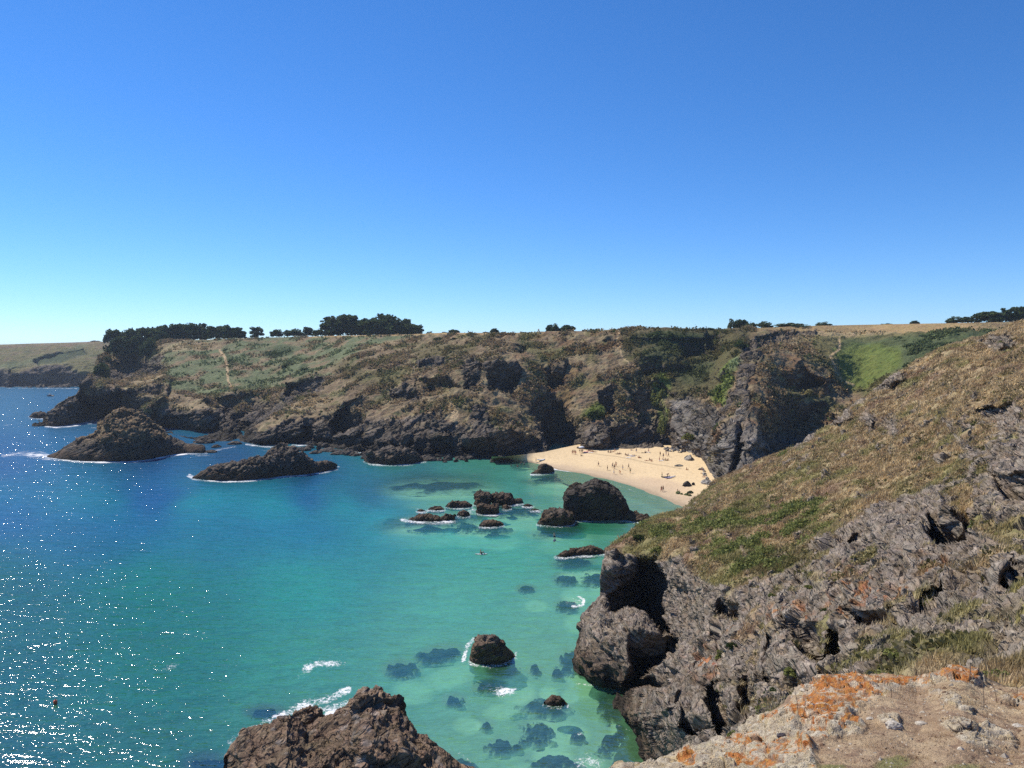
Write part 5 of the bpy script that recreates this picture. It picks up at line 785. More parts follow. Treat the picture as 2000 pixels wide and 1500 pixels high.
for (u, a, b, wd, y, l) in [(1428, 642, 619, 18, 412, 'slim pale green bush left of the dark round tree'), (1466, 641, 624, 24, 412, 'pale grey green bush right of the dark round tree'), (1490, 641, 623, 40, 414, 'broad pale green bush above the head of the ridge'), (1546, 640, 627, 62, 428, 'long pale hedge like bush on the skyline'), (1608, 637, 627, 34, 436, 'pale rounded bush at the start of the golden field'), (1733, 635, 630, 24, 450, 'very low pale bush on the golden field skyline')]: tree(u, a, b, wd, y, 'bush', l, 'p' if u != 1733 else 'm', 'bush', 'bush', 'bushes along the skyline')
def surfpix(G, u, v):
    q = G.reshape(-1, 3); pu, pv = project(q); k = np.argmin((pu - u) ** 2 + (pv - v) ** 2 + q[:, 1] * .01); return q[k].copy()
def slope_bush(G, u, v, wpx, hpx, lab, mt='m', grp='bushes on the far slopes'):
    p = surfpix(G, u, v); p[2] -= .15 * hpx / F * p[1]; return tree(u, v, v - hpx, wpx, p[1], 'bush', lab, mt, 'bush', 'bush', grp, P0=p, trunk=False)
for a in [(199, 735, 32, 46, 'tall dark ivy like bush hanging down the gully of the far point', 'd'), (208, 706, 24, 20, 'dark bush above the hanging one at the far gully', 'd'), (558, 718, 18, 11, 'round dark bush on the fern slope', 'd'), (594, 722, 14, 9, 'small dark bush right of the round one on the fern slope', 'd'), (858, 664, 28, 9, 'low dark bush just below the golden field edge', 'd'), (886, 663, 10, 6, 'tiny bush right of the low dark one below the field', 'm'), (720, 655, 10, 7, 'tiny dark bush below the wooded dome', 'd'),
          (1290, 788, 40, 56, 'tall bright green ivy mass hanging in the beach gully', 'g'), (1297, 842, 28, 48, 'green ivy column below the tall mass in the beach gully', 'g'), (1343, 856, 24, 18, 'green bush on the rocks above the right end of the beach', 'g'), (1446, 676, 26, 18, 'dark round bush below the ridge head', 'd'), (1380, 645, 30, 9, 'low dark bush on the rim above the dark gully', 'd'), (1165, 815, 40, 26, 'green shrub on the cliff over the beach back', 'm')]: slope_bush(FARG, *a)
for a in [(1500, 1398, 50, 40, 'bright green bush low on the pale rock face above the lichen edge', 'g'), (1510, 1362, 40, 26, 'olive green bush above the bright one on the rock face', 'm'), (1437, 1442, 34, 28, 'green bush at the edge of the lichen rock beside the cliff', 'g'), (1548, 1316, 40, 20, 'green tuft on the shaded rock wall', 'g'), (1288, 1078, 34, 20, 'rounded green bush on the rim of the dark cave', 'g'), (1405, 1290, 24, 30, 'green bush in the orange stained crevice', 'g'), (1430, 1262, 22, 18, 'small bush above the crevice one', 'm'), (1508, 1165, 16, 12, 'small bush at the pale quartz knob', 'g'), (1640, 1125, 26, 16, 'green tuft on the rocky spur crest', 'g'), (1900, 1035, 22, 26, 'yellow green bush right of the spur crest', 'g'), (1760, 1278, 60, 18, 'yellow green patch bush in the middle of the rocky slope', 'g'), (1810, 1180, 34, 14, 'green tuft under the small overhang', 'g'), (1958, 1330, 70, 36, 'big green bush behind the lichen edge at far right', 'g'), (1722, 1322, 50, 16, 'low green bush behind the orange lichen crest', 'g'), (1615, 1195, 20, 14, 'tuft on the orange spotted rock', 'm'), (1580, 1150, 20, 12, 'tuft beside the quartz ridge', 'g'), (1250, 1052, 26, 12, 'tuft at the cliff corner', 'm'), (1905, 830, 20, 10, 'yellow green tuft under the cave mouth on the high slope', 'g'), (1800, 895, 14, 12, 'small bright green tuft mid slope', 'g'), (1955, 672, 14, 12, 'small green tuft in the upper outcrop', 'g')]:
    slope_bush(NEARG, *a, grp='bushes on the near headland')

# ================================================================== GRASS, SCRUB (uncountable)
def sample_grid(G, wgt, n, rng):
    a = np.linalg.norm(np.cross(G[1:, :-1] - G[:-1, :-1], G[:-1, 1:] - G[:-1, :-1]), axis=-1); ww = (a * wgt[:-1, :-1]).ravel(); ww /= ww.sum(); k = rng.choice(len(ww), n, p=ww); i, j = np.divmod(k, G.shape[1] - 1)
    s, t = rng.uniform(size=(2, n, 1)); return G[i, j] * (1 - s) * (1 - t) + G[i + 1, j] * s * (1 - t) + G[i, j + 1] * (1 - s) * t + G[i + 1, j + 1] * s * t, i, j
def blades(P, h, wd, rng, nb=4, lean=.5, wind=(.25, .05)):
    n = len(P); base = np.repeat(P, nb, 0) + rng.normal(size=(n * nb, 3)) * np.array([1, 1, .1]) * np.repeat(h, nb)[:, None] * .35; hh = np.repeat(h, nb)[:, None] * rng.uniform(.6, 1.2, (n * nb, 1)); a = rng.uniform(0, 6.28, n * nb)
    d = np.stack([np.cos(a), np.sin(a), 0 * a], -1); l = rng.normal(size=(n * nb, 3)) * lean * hh; l[:, 2] = hh[:, 0]; l[:, :2] += np.array(wind) * hh; w2 = np.repeat(wd, nb)[:, None] * .5
    V = np.stack([base - d * w2 - np.array([0, 0, .05]), base + d * w2 - np.array([0, 0, .05]), base + l], 1); return V.reshape(-1, 3), np.arange(3 * n * nb).reshape(-1, 3)
m = NT('blade'); a_ = m.attr('col').outputs['Color']; d_ = m.n('ShaderNodeBsdfDiffuse'); m.l(a_, d_.inputs[0]); t_ = m.n('ShaderNodeBsdfTranslucent'); m.l(a_, t_.inputs[0]); x_ = m.n('ShaderNodeMixShader'); x_.inputs[0].default_value = .25; m.l(d_.outputs[0], x_.inputs[1]); m.l(t_.outputs[0], x_.inputs[2]); m.l(x_.outputs[0], m.out.inputs[0]); M_BLADE = m.m
rng = np.random.default_rng(5)
wg = np.clip(1 - NEARROCK, 0, 1) ** 2; wg[:, -60:] *= .3; wg *= (np.linalg.norm(NEARG, axis=-1) > 25); cl = fbm(NEARG.reshape(-1, 3), 2.0, 3, 701).reshape(wg.shape); wgt = wg * smooth(-.25, .25, cl) / (NEARG[..., 1] ** 1.3)
Pb, i, j = sample_grid(NEARG, wgt, 110000, rng); dist = Pb[:, 1]; hh = .40 * rng.uniform(.5, 1.3, len(Pb)) * (dist / 110) ** .35; V_, F_ = blades(Pb, hh, .0011 * dist + .03, rng, 4, .45)
cc = NEARCOL[i, j] * rng.uniform(1.1, 2.2, (len(Pb), 1)); tag(mesh_from('grass', V_, F_, [M_BLADE], {'col': np.repeat(cc, 12, 0)}, smooth_=False), 'dry tussocky grass covering the near headland slope', 'grass', kind='stuff')
gw = NEARGP * (1 - NEARROCK) + .02 * (1 - NEARROCK) * (cl > .1); Pb, i, j = sample_grid(NEARG, gw ** 2, 7000, rng); C = np.repeat(Pb, 5, 0) + rng.normal(size=(len(Pb) * 5, 3)) * .22 + np.array([0, 0, .2]); V_, F_ = quads(C, .13, rng)
tag(mesh_from('scrub', V_, F_, [ML_GREEN], {'col': np.repeat(np.repeat(rng.uniform(.7, 1.5, (len(Pb), 1)), 20, 0), 3, 1)}, smooth_=False), 'bright green low scrub patches on the near headland slope', 'scrub', kind='stuff')
hw = (1 - NEARROCK) ** 2 * (NEARG[..., 1] > 25) * smooth(-.1, .3, fbm(NEARG.reshape(-1, 3), 5, 4, 705).reshape(NEARROCK.shape)) / NEARG[..., 1]; hw[-60:] *= .2
Pb, i, j = sample_grid(NEARG, hw, 13000, rng); sz = rng.uniform(.12, .42, len(Pb)) * (Pb[:, 1] / 110) ** .3; C = np.repeat(Pb, 8, 0) + rng.normal(size=(len(Pb) * 8, 3)) * np.repeat(sz, 8)[:, None] * np.array([.8, .8, .35]) + np.repeat(sz, 8)[:, None] * np.array([0, 0, .5]); V_, F_ = quads(C, .11, rng)
cc = NEARCOL[i, j] * rng.uniform(.8, 1.5, (len(Pb), 1)); pk = rng.uniform(size=len(Pb)); cc = np.where((pk < .35)[:, None], C_OLIVE * rng.uniform(.6, 1.2, (len(Pb), 1)), cc); tag(mesh_from('heather', V_, F_, [M_BLADE], {'col': np.repeat(cc, 32, 0)}, smooth_=False), 'brown and olive heather cushions dotted over the near headland slope', 'heather', kind='stuff')
# far slopes: small leafy cushions
fw = np.clip(1 - FARROCK, 0, 1) ** 2 * (1 - FARFIELD); fw[:4] = 0; cl = fbm(FARG.reshape(-1, 3), 14, 4, 711).reshape(fw.shape); ff_ = FARFERN; fw = fw * (1 - FARBOWL) * smooth(-.1, .25, cl) * (1 - .6 * ff_)
Pb, i, j = sample_grid(FARG, fw, 24000, rng); fc = FARCOL.reshape(FARG.shape)[i, j]; sz = rng.uniform(.35, 1.1, len(Pb)) ** 1.3
C = np.repeat(Pb, 7, 0) + rng.normal(size=(len(Pb) * 7, 3)) * np.repeat(sz, 7)[:, None] * .55 + np.array([0, 0, .25]); V_, F_ = quads(C, .42, rng)
cc = fc * rng.uniform(1.0, 1.9, (len(Pb), 1)); cc = np.where((rng.uniform(size=len(Pb)) < .10)[:, None], C_DARKG * 1.6, cc)
tag(mesh_from('scrub', V_, F_, [M_BLADE], {'col': np.repeat(cc, 28, 0)}, smooth_=False), 'low gorse and heather scrub over the far cliffs', 'scrub', kind='stuff')
# cliff top dry grass and chips
uu_, vv2 = project(FOREG); wf = np.ones(FOREG.shape[:2]); wf *= smooth(1560, 1700, uu_) * .9 + .1; wf /= FOREG[..., 1]; cl = fbm(FOREG.reshape(-1, 3), .4, 3, 721).reshape(wf.shape); wf *= smooth(-.1, .3, cl) + .08
Pb, i, j = sample_grid(FOREG, wf, 15000, rng); V_, F_ = blades(Pb, rng.uniform(.008, .035, len(Pb)), np.full(len(Pb), .004), rng, 4, 1.4, (.2, 0)); cc = np.where(rng.uniform(size=(len(Pb), 1)) < .6, np.array([.50, .36, .19]), np.array([.24, .14, .08])) * rng.uniform(.7, 1.4, (len(Pb), 1))
tag(mesh_from('dry_grass', V_, F_, [M_BLADE], {'col': np.repeat(cc, 12, 0)}, smooth_=False), 'short dead grass matted over the cliff top ground', 'grass', kind='stuff')
Pb, i, j = sample_grid(FOREG, np.ones(FOREG.shape[:2]), 3200, rng); n = len(Pb); s_ = rng.uniform(.004, .016, n) * (1 + (rng.uniform(size=n) < .04) * 1.6); dirs8 = np.array([[1, 0, 0], [0, 1, 0], [-1, 0, 0], [0, -1, 0], [0, 0, .7]]); V_ = Pb[:, None] + dirs8[None] * s_[:, None, None] * rng.uniform(.6, 1.4, (n, 5, 1)); F1 = np.array([[0, 1, 4], [1, 2, 4], [2, 3, 4], [3, 0, 4]])
cc = np.where(rng.uniform(size=(n, 1)) < .55, np.array([.60, .53, .42]), np.array([.20, .13, .09])) * rng.uniform(.7, 1.3, (n, 1)); tag(mesh_from('gravel', V_.reshape(-1, 3), (F1[None] + 5 * np.arange(n)[:, None, None]).reshape(-1, 3), [M_BLADE], {'col': np.repeat(cc, 5, 0)}, smooth_=False), 'pale stone chips scattered over the cliff top ground', 'gravel', kind='stuff')

# ================================================================== CLIFF TOP OBJECTS
M_TWIG = flat('dry_wood', (.10, .075, .055)); M_STEM = flat('dry_stem', (.20, .14, .10))
bm = bmesh.new(); q = lambda u, v, h=.012: Vector(foreat(u, v)) + Vector((0, 0, h)); org = q(1880, 1430, 0)
for pts, rad in [([(1851, 1418), (1858, 1412), (1872, 1412), (1888, 1420), (1898, 1424)], [.005, .007, .007, .008, .009]), ([(1851, 1419), (1860, 1428), (1875, 1432), (1890, 1430), (1898, 1425)], [.005, .007, .008, .008, .009]), ([(1875, 1408), (1886, 1417), (1897, 1425), (1901, 1440)], [.004, .006, .009, .006]), ([(1896, 1424), (1902, 1418), (1900, 1412)], [.010, .014, .010])]:
    tube(bm, [q(*p) - org for p in pts], rad, 7)
tag(bmobj('twig', bm, M_TWIG, loc=org), 'bleached forked twig lying on the pale flat rock', 'twig')
for i, (u, vb_, vt_, du, lb) in enumerate([(1893, 1330, 1299, 2, 'thick dry plant stem standing on the orange lichen crest'), (1742, 1362, 1326, -8, 'thin leaning dead stem in front of the pinkish crest rock'), (1922, 1385, 1330, -4, 'tall thin dead stem right of the thick one'), (1948, 1372, 1334, -10, 'forked dead stem leaning left near the picture edge'), (1985, 1362, 1336, 1, 'short dark stem at the picture edge'), (1558, 1402, 1345, -6, 'thin dead stem in front of the dark rock cleft'), (1568, 1398, 1360, 5, 'short dead stem beside the thin one at the dark cleft')]):
    b = Vector(foreat(u, vb_)); t = Vector(at(u + du, vt_, b.y + .02)); bm = bmesh.new(); r0 = .007 if i == 0 else .0035
    mid_ = (t - b) * .5 + Vector((.008, 0, 0)); tube(bm, [Vector((0, 0, -.02)), mid_ * .5, mid_, t - b], [r0, r0 * .9, r0 * .8, r0 * (1.3 if i == 0 else .5)], 6)
    for k in range(4): z = .35 + .15 * k; tube(bm, [(t - b) * z, (t - b) * z + Vector((.02 * (-1) ** k, .01, .025))], [.002, .001], 4)
    tag(bmobj('dry_stem', bm, M_STEM, loc=b), lb, 'dry stem', 'dead plant stems on the cliff top')
for (u, v, wp, hp, lb) in [(1745, 1418, 30, 18, 'rounded pale stone half sunk in the brown ground'), (1800, 1414, 22, 8, 'flat pale stone right of the rounded one'), (1990, 1420, 24, 9, 'flat whitish stone at the picture edge'), (1700, 1405, 14, 7, 'small white stone under the orange lichen'), (1528, 1437, 18, 9, 'dark purple grey stone among the lichen')]:
    p = foreat(u, v); s = wp / F * p[1] / 2; dk = 'dark' in lb; P_, f_, _c = BP[(u // 7) % 5]
    o = mesh_from('stone', P_ * s * np.array([1, 1, hp / wp * 1.6]), f_, [M_FSTONE if not dk else M_DKS], smooth_=False, loc=p); tag(o, lb, 'stone', 'loose stones on the cliff top')

# ================================================================== BOAT, BUOY
M_HULL = flat('boat_white', (.75, .75, .74), .4, .4); M_HULLD = flat('boat_navy', (.03, .04, .07), .4, .4); M_GLASS = flat('boat_window', (.03, .05, .07), .15, .5)
def hull(L, W, H, n=9):
    bm = bmesh.new(); R_ = []
    for i in range(n):
        t = i / (n - 1); x = (t - .5) * L; w_ = W / 2 * (1 - max(0, (t - .55) / .45) ** 2) + .02; sh_ = H * (1 + .35 * t * t); pr = [(-w_, sh_), (-w_ * .92, sh_ * .45), (-w_ * .5, 0), (0, -.06 + .25 * max(0, t - .7)), (w_ * .5, 0), (w_ * .92, sh_ * .45), (w_, sh_), (w_ * .86, sh_ - .03), (w_ * .7, sh_ * .55), (0, sh_ * .45), (-w_ * .7, sh_ * .55), (-w_ * .86, sh_ - .03)]
        R_.append([bm.verts.new((x, a, b)) for a, b in pr])
    for A_, B_ in zip(R_, R_[1:]):
        for k in range(12): bm.faces.new((A_[k], A_[(k + 1) % 12], B_[(k + 1) % 12], B_[k]))
    bm.faces.new(R_[0]); bm.faces.new(R_[-1]); return bm
p = sea(98, 774); bt = empty('motorboat', p, R(170)); tag(bt, 'small dark motorboat with a pale cabin alone on the far blue sea', 'boat')
bmobj('hull', hull(7.2, 2.4, 1.0), M_HULLD, bt)
bm = bmesh.new(); bmesh.ops.create_cube(bm, size=1, matrix=Matrix.Translation((.4, 0, 1.55)) @ Matrix.Diagonal((2.2, 1.6, 1.4, 1))); [setattr(v.co, 'x', v.co.x - .35) for v in bm.verts if v.co.z > 2 and v.co.x > .4]; bmesh.ops.bevel(bm, geom=bm.edges[:], offset=.1, segments=2, affect='EDGES'); cb = bmobj('cabin', bm, M_HULL, bt)
bm = bmesh.new(); bmesh.ops.create_cube(bm, size=1, matrix=Matrix.Translation((.3, 0, 1.8)) @ Matrix.Diagonal((1.7, 1.66, .5, 1))); bmobj('window', bm, M_GLASS, cb)
bm = bmesh.new(); bmesh.ops.create_cube(bm, size=1, matrix=Matrix.Translation((-3.8, 0, .9)) @ Matrix.Diagonal((.5, .4, .9, 1))); bmesh.ops.bevel(bm, geom=bm.edges[:], offset=.08, segments=2, affect='EDGES'); bmobj('outboard_motor', bm, M_HULLD, bt)
bm = bmesh.new(); tube(bm, [(-.5, 0, 2.2), (-.5, 0, 3.6)], .05); bmobj('mast', bm, M_HULL, bt)
M_BUOY = flat('buoy_orange', (.75, .12, .04), .45, .4); M_ROPE = flat('rope', (.25, .22, .18))
p = sea(108, 1373); by = empty('buoy', p); tag(by, 'orange mooring buoy floating in the glittering water at lower left', 'buoy'); bm = bmesh.new()
bmesh.ops.create_uvsphere(bm, u_segments=20, v_segments=12, radius=.24); [setattr(v.co, 'z', v.co.z * 1.15 + .12) for v in bm.verts]; bmobj('float', bm, M_BUOY, by); bm = bmesh.new(); tube(bm, [(0, 0, .36), (0, 0, .46)], [.06, .05], 8); tube(bm, [(-.06, 0, .45), (-.04, 0, .52), (.04, 0, .52), (.06, 0, .45)], .015, 5); bmobj('eyelet', bm, M_ROPE, by)

# ================================================================== PEOPLE
SK = {}
def skinned(joints, edges, name='person'):
    me = bpy.data.meshes.new(name); me.from_pydata([j[:3] for j in joints], edges, []); o = bpy.data.objects.new(name, me); COL.objects.link(o); md = o.modifiers.new('s', 'SKIN')
    for k, j in enumerate(joints): me.skin_vertices[0].data[k].radius = (j[3], j[4] if len(j) > 4 else j[3])
    me.skin_vertices[0].data[0].use_root = True; sb = o.modifiers.new('d', 'SUBSURF'); sb.levels = 1; sb.render_levels = 1
    dg = bpy.context.evaluated_depsgraph_get(); m2 = bpy.data.meshes.new_from_object(o.evaluated_get(dg)); bpy.data.objects.remove(o)
    for p_ in m2.polygons: p_.use_smooth = True
    return m2
def body(hip, chest, neck, head, shl, elb, hnd, kne, ank, toe, W=.09):
    """mirrored where a single tuple is given; pairs give left/right"""
    J = [(*hip, .13, .10)]; E = []
    def add(p, r, par, r2=None): J.append((*p, r, r2 or r)); E.append((par, len(J) - 1)); return len(J) - 1
    mid_ = tuple((a + b) / 2 for a, b in zip(hip, chest)); w_ = add(mid_, .12, 0, .09); c = add(chest, .15, w_, .10); n_ = add(neck, .055, c); h1 = add(tuple(n + (h - n) * .55 for n, h in zip(neck, head)), .085, n_, .09); add(head, .075, h1, .08)
    for s in (0, 1):
        sx = -1 if s == 0 else 1; g = lambda p: p[s] if isinstance(p[0], tuple) else (p[0] * sx, p[1], p[2])
        a = add(g(shl), .055, c); e_ = add(g(elb), .040, a); hd = add(g(hnd), .030, e_); hh_ = g(hnd); ee = g(elb); dv = tuple((x - y) for x, y in zip(hh_, ee)); L = math.sqrt(sum(x * x for x in dv)); dv = tuple(x / L for x in dv)
        pm = add(tuple(x + y * .08 for x, y in zip(hh_, dv)), .024, hd, .036); 
        for f_ in range(4): add(tuple(x + y * (.15 - .012 * abs(f_ - 1.4)) + (.014 * (f_ - 1.5) if q_ == 1 else 0) for q_, (x, y) in enumerate(zip(hh_, dv))), .008, pm)
        add(tuple(x + y * .07 + (.045 if q_ == 1 else 0) for q_, (x, y) in enumerate(zip(hh_, dv))), .009, pm)
        hp = (hip[0] + sx * .10, hip[1], hip[2] - .06); l0 = add(hp, .095, 0); k_ = add(g(kne), .06, l0); an = add(g(ank), .038, k_); add(g(toe), .034, an)
    return J, E
POSE = {
 'stand': body((0, 0, .95), (0, 0, 1.30), (0, 0, 1.48), (0, -.01, 1.66), (.19, 0, 1.40), (.25, .02, 1.12), (.26, -.05, .88), (.11, -.01, .50), (.12, .02, .08), (.13, -.14, .04)),
 'walk': body((0, 0, .93), (0, -.04, 1.28), (0, -.05, 1.46), (0, -.08, 1.63), (.19, -.03, 1.38), ((-.25, -.12, 1.12), (.25, .12, 1.12)), ((-.23, -.30, .96), (.24, .14, .88)), ((-.10, .02, .50), (.11, -.20, .52)), ((-.10, .30, .14), (.11, -.26, .08)), ((-.10, .22, .03), (.12, -.42, .05))),
 'reach': body((0, 0, .95), (0, -.02, 1.30), (0, -.02, 1.48), (0, -.03, 1.66), (.19, 0, 1.40), ((-.34, -.10, 1.52), (.28, -.12, 1.18)), ((-.36, -.22, 1.75), (.22, -.34, 1.24)), ((-.14, -.06, .50), (.18, -.04, .50)), ((-.18, .04, .08), (.26, .03, .08)), ((-.20, -.12, .04), (.30, -.10, .04))),
 'sit': body((0, 0, .12), (0, .10, .46), (0, .10, .63), (0, .07, .80), (.19, .09, .55), (.25, .20, .34), (.24, .28, .08), (.14, -.36, .42), (.12, -.58, .08), (.12, -.72, .04)),
 'lie': body((0, 0, .12), (0, .36, .15), (0, .53, .16), (0, .70, .18), (.19, .45, .14), (.30, .22, .08), (.24, .02, .06), (.12, -.44, .12), (.13, -.84, .07), (.16, -.92, .13)),
 'bend': body((0, .10, .86), (0, -.20, 1.08), (0, -.34, 1.14), (0, -.46, 1.10), (.18, -.24, 1.10), (.22, -.34, .86), (.16, -.46, .66), (.12, -.04, .48), (.13, .06, .08), (.14, -.12, .04)),
 'swim': body((0, 0, -.16), (0, .34, -.06), (0, .50, .02), (0, .66, .12), (.19, .42, -.04), ((-.34, .66, .02), (.32, .30, -.12)), ((-.30, .92, .06), (.30, .05, -.14)), (.12, -.42, -.22), (.13, -.84, -.26), (.14, -.96, -.26))}
HEADS = {'stand': (0, -.01, 1.60), 'walk': (0, -.07, 1.58), 'reach': (0, -.03, 1.60), 'sit': (0, .08, .75), 'lie': (0, .64, .17), 'bend': (0, -.42, 1.12), 'swim': (0, .61, .10)}
HIPS = {'stand': (0, 0, .90), 'walk': (0, 0, .88), 'reach': (0, 0, .90), 'sit': (0, -.03, .13), 'lie': (0, -.03, .12), 'bend': (0, .08, .83), 'swim': (0, 0, -.16)}
BM_, HM_, CM_, FM_ = {}, {}, {}, {}
skin = [flat('skin_tan', (.50, .28, .17), .6), flat('skin_dark_tan', (.34, .17, .10), .6), flat('skin_fair', (.64, .42, .31), .6)]
hairm = [flat('hair_dark', (.03, .02, .015)), flat('hair_brown', (.09, .05, .03)), flat('hair_fair', (.30, .20, .10))]
M_FACE = flat('face_dark', (.05, .03, .03)); cloth = {'black': (.02, .02, .025), 'navy': (.03, .05, .14), 'red': (.45, .04, .04), 'white': (.75, .75, .75), 'blue': (.05, .16, .45), 'green': (.06, .22, .10), 'orange': (.6, .2, .04), 'pink': (.65, .25, .32)}
cloth = {k: flat('cloth_' + k, v) for k, v in cloth.items()}
for k, (J, E) in POSE.items():
    BM_[k] = skinned(J, E); h = HEADS[k]; c = HIPS[k]
    flatp = k in ('lie', 'swim'); fwd = Vector((0, 0, 1)) if flatp else (Vector((0, -.5, -.85)) if k == 'bend' else Vector((0, -1, 0))); upv = Vector((0, 1, 0)) if flatp else (Vector((0, -.85, .5)) if k == 'bend' else Vector((0, 0, 1)))
    bm = bmesh.new(); bmesh.ops.create_uvsphere(bm, u_segments=12, v_segments=8, radius=.112); 
    for v in list(bm.verts):
        if v.co.dot(fwd) > .035 and v.co.dot(upv) < .06: bm.verts.remove(v)
    for v in bm.verts: v.co = v.co + Vector(h) - fwd * .015 + upv * .022
    me = bpy.data.meshes.new('hair'); bm.to_mesh(me); bm.free(); HM_[k] = me
    bm = bmesh.new(); sd = fwd.cross(upv)
    for s in (-1, 1): bmesh.ops.create_uvsphere(bm, u_segments=6, v_segments=4, radius=.014, matrix=Matrix.Translation(Vector(h) + fwd * .088 + sd * .033 * s))
    bmesh.ops.create_cube(bm, size=1, matrix=Matrix.Translation(Vector(h) + fwd * .084 - upv * .055) @ Matrix.Diagonal((.045, .012 if not flatp else .01, .01, 1)))
    me = bpy.data.meshes.new('face'); bm.to_mesh(me); bm.free(); FM_[k] = me
    bm = bmesh.new(); P0 = Vector(J[0][:3]); dirn = (Vector(J[1][:3]) - P0).normalized(); ring = [P0 + dirn * .10, P0, P0 - dirn * .08 + (Vector((0, -.03, 0)) if k == 'sit' else Vector())]; tube(bm, ring, [.150, .165, .165], 12)
    g = lambda i: Vector(J[i][:3]); legs = [i for i in range(len(J)) if (0, i) in E and i != 1]
    for li in legs:
        kn = [b for a, b in E if a == li][0]; tube(bm, [g(li) + (P0 - g(li)) * .3, g(li).lerp(g(kn), .15), g(li).lerp(g(kn), .48)], [.11, .118, .095], 10)
    me = bpy.data.meshes.new('swimwear'); bmesh.ops.recalc_face_normals(bm, faces=bm.faces[:]); bm.to_mesh(me); bm.free(); CM_[k] = me
pn = [0]
def person(u, v, pose, lab, face=None, cl='navy', group='people on the beach', z=None, h=1.0, sk=None, water=False):
    p = sea(u, v) if water else onbeach(u, v); p = p.copy(); p[2] += (z or 0); i = pn[0]; pn[0] += 1
    b = bpy.data.objects.new('person', BM_[pose]); b.location = p; b.rotation_euler = (0, 0, R(face if face is not None else rr_.uniform(0, 360))); b.scale = (1.1 * h, 1.1 * h, 1.08 * h)
    if not len(b.data.materials): [me.materials.append(skin[0]) for me in (BM_[pose],)]; HM_[pose].materials.append(hairm[0]); CM_[pose].materials.append(cloth['navy']); FM_[pose].materials.append(M_FACE)
    link(b); tag(b, lab, 'person', group); b.material_slots[0].link = 'OBJECT'; b.material_slots[0].material = skin[(sk if sk is not None else i * 7 % 3)]
    for nm, me, mt in (('hair', HM_[pose], hairm[i * 5 % 3]), ('swimwear', CM_[pose], cloth[cl]), ('face', FM_[pose], M_FACE)):
        c = bpy.data.objects.new(nm, me); link(c, b); c.material_slots[0].link = 'OBJECT'; c.material_slots[0].material = mt
    return b
G1 = 'ball players spread over the middle of the sand'; G2_ = 'bathers sitting or lying on the sand'; G3 = 'people standing on the beach'; G4 = 'swimmers in the bay'
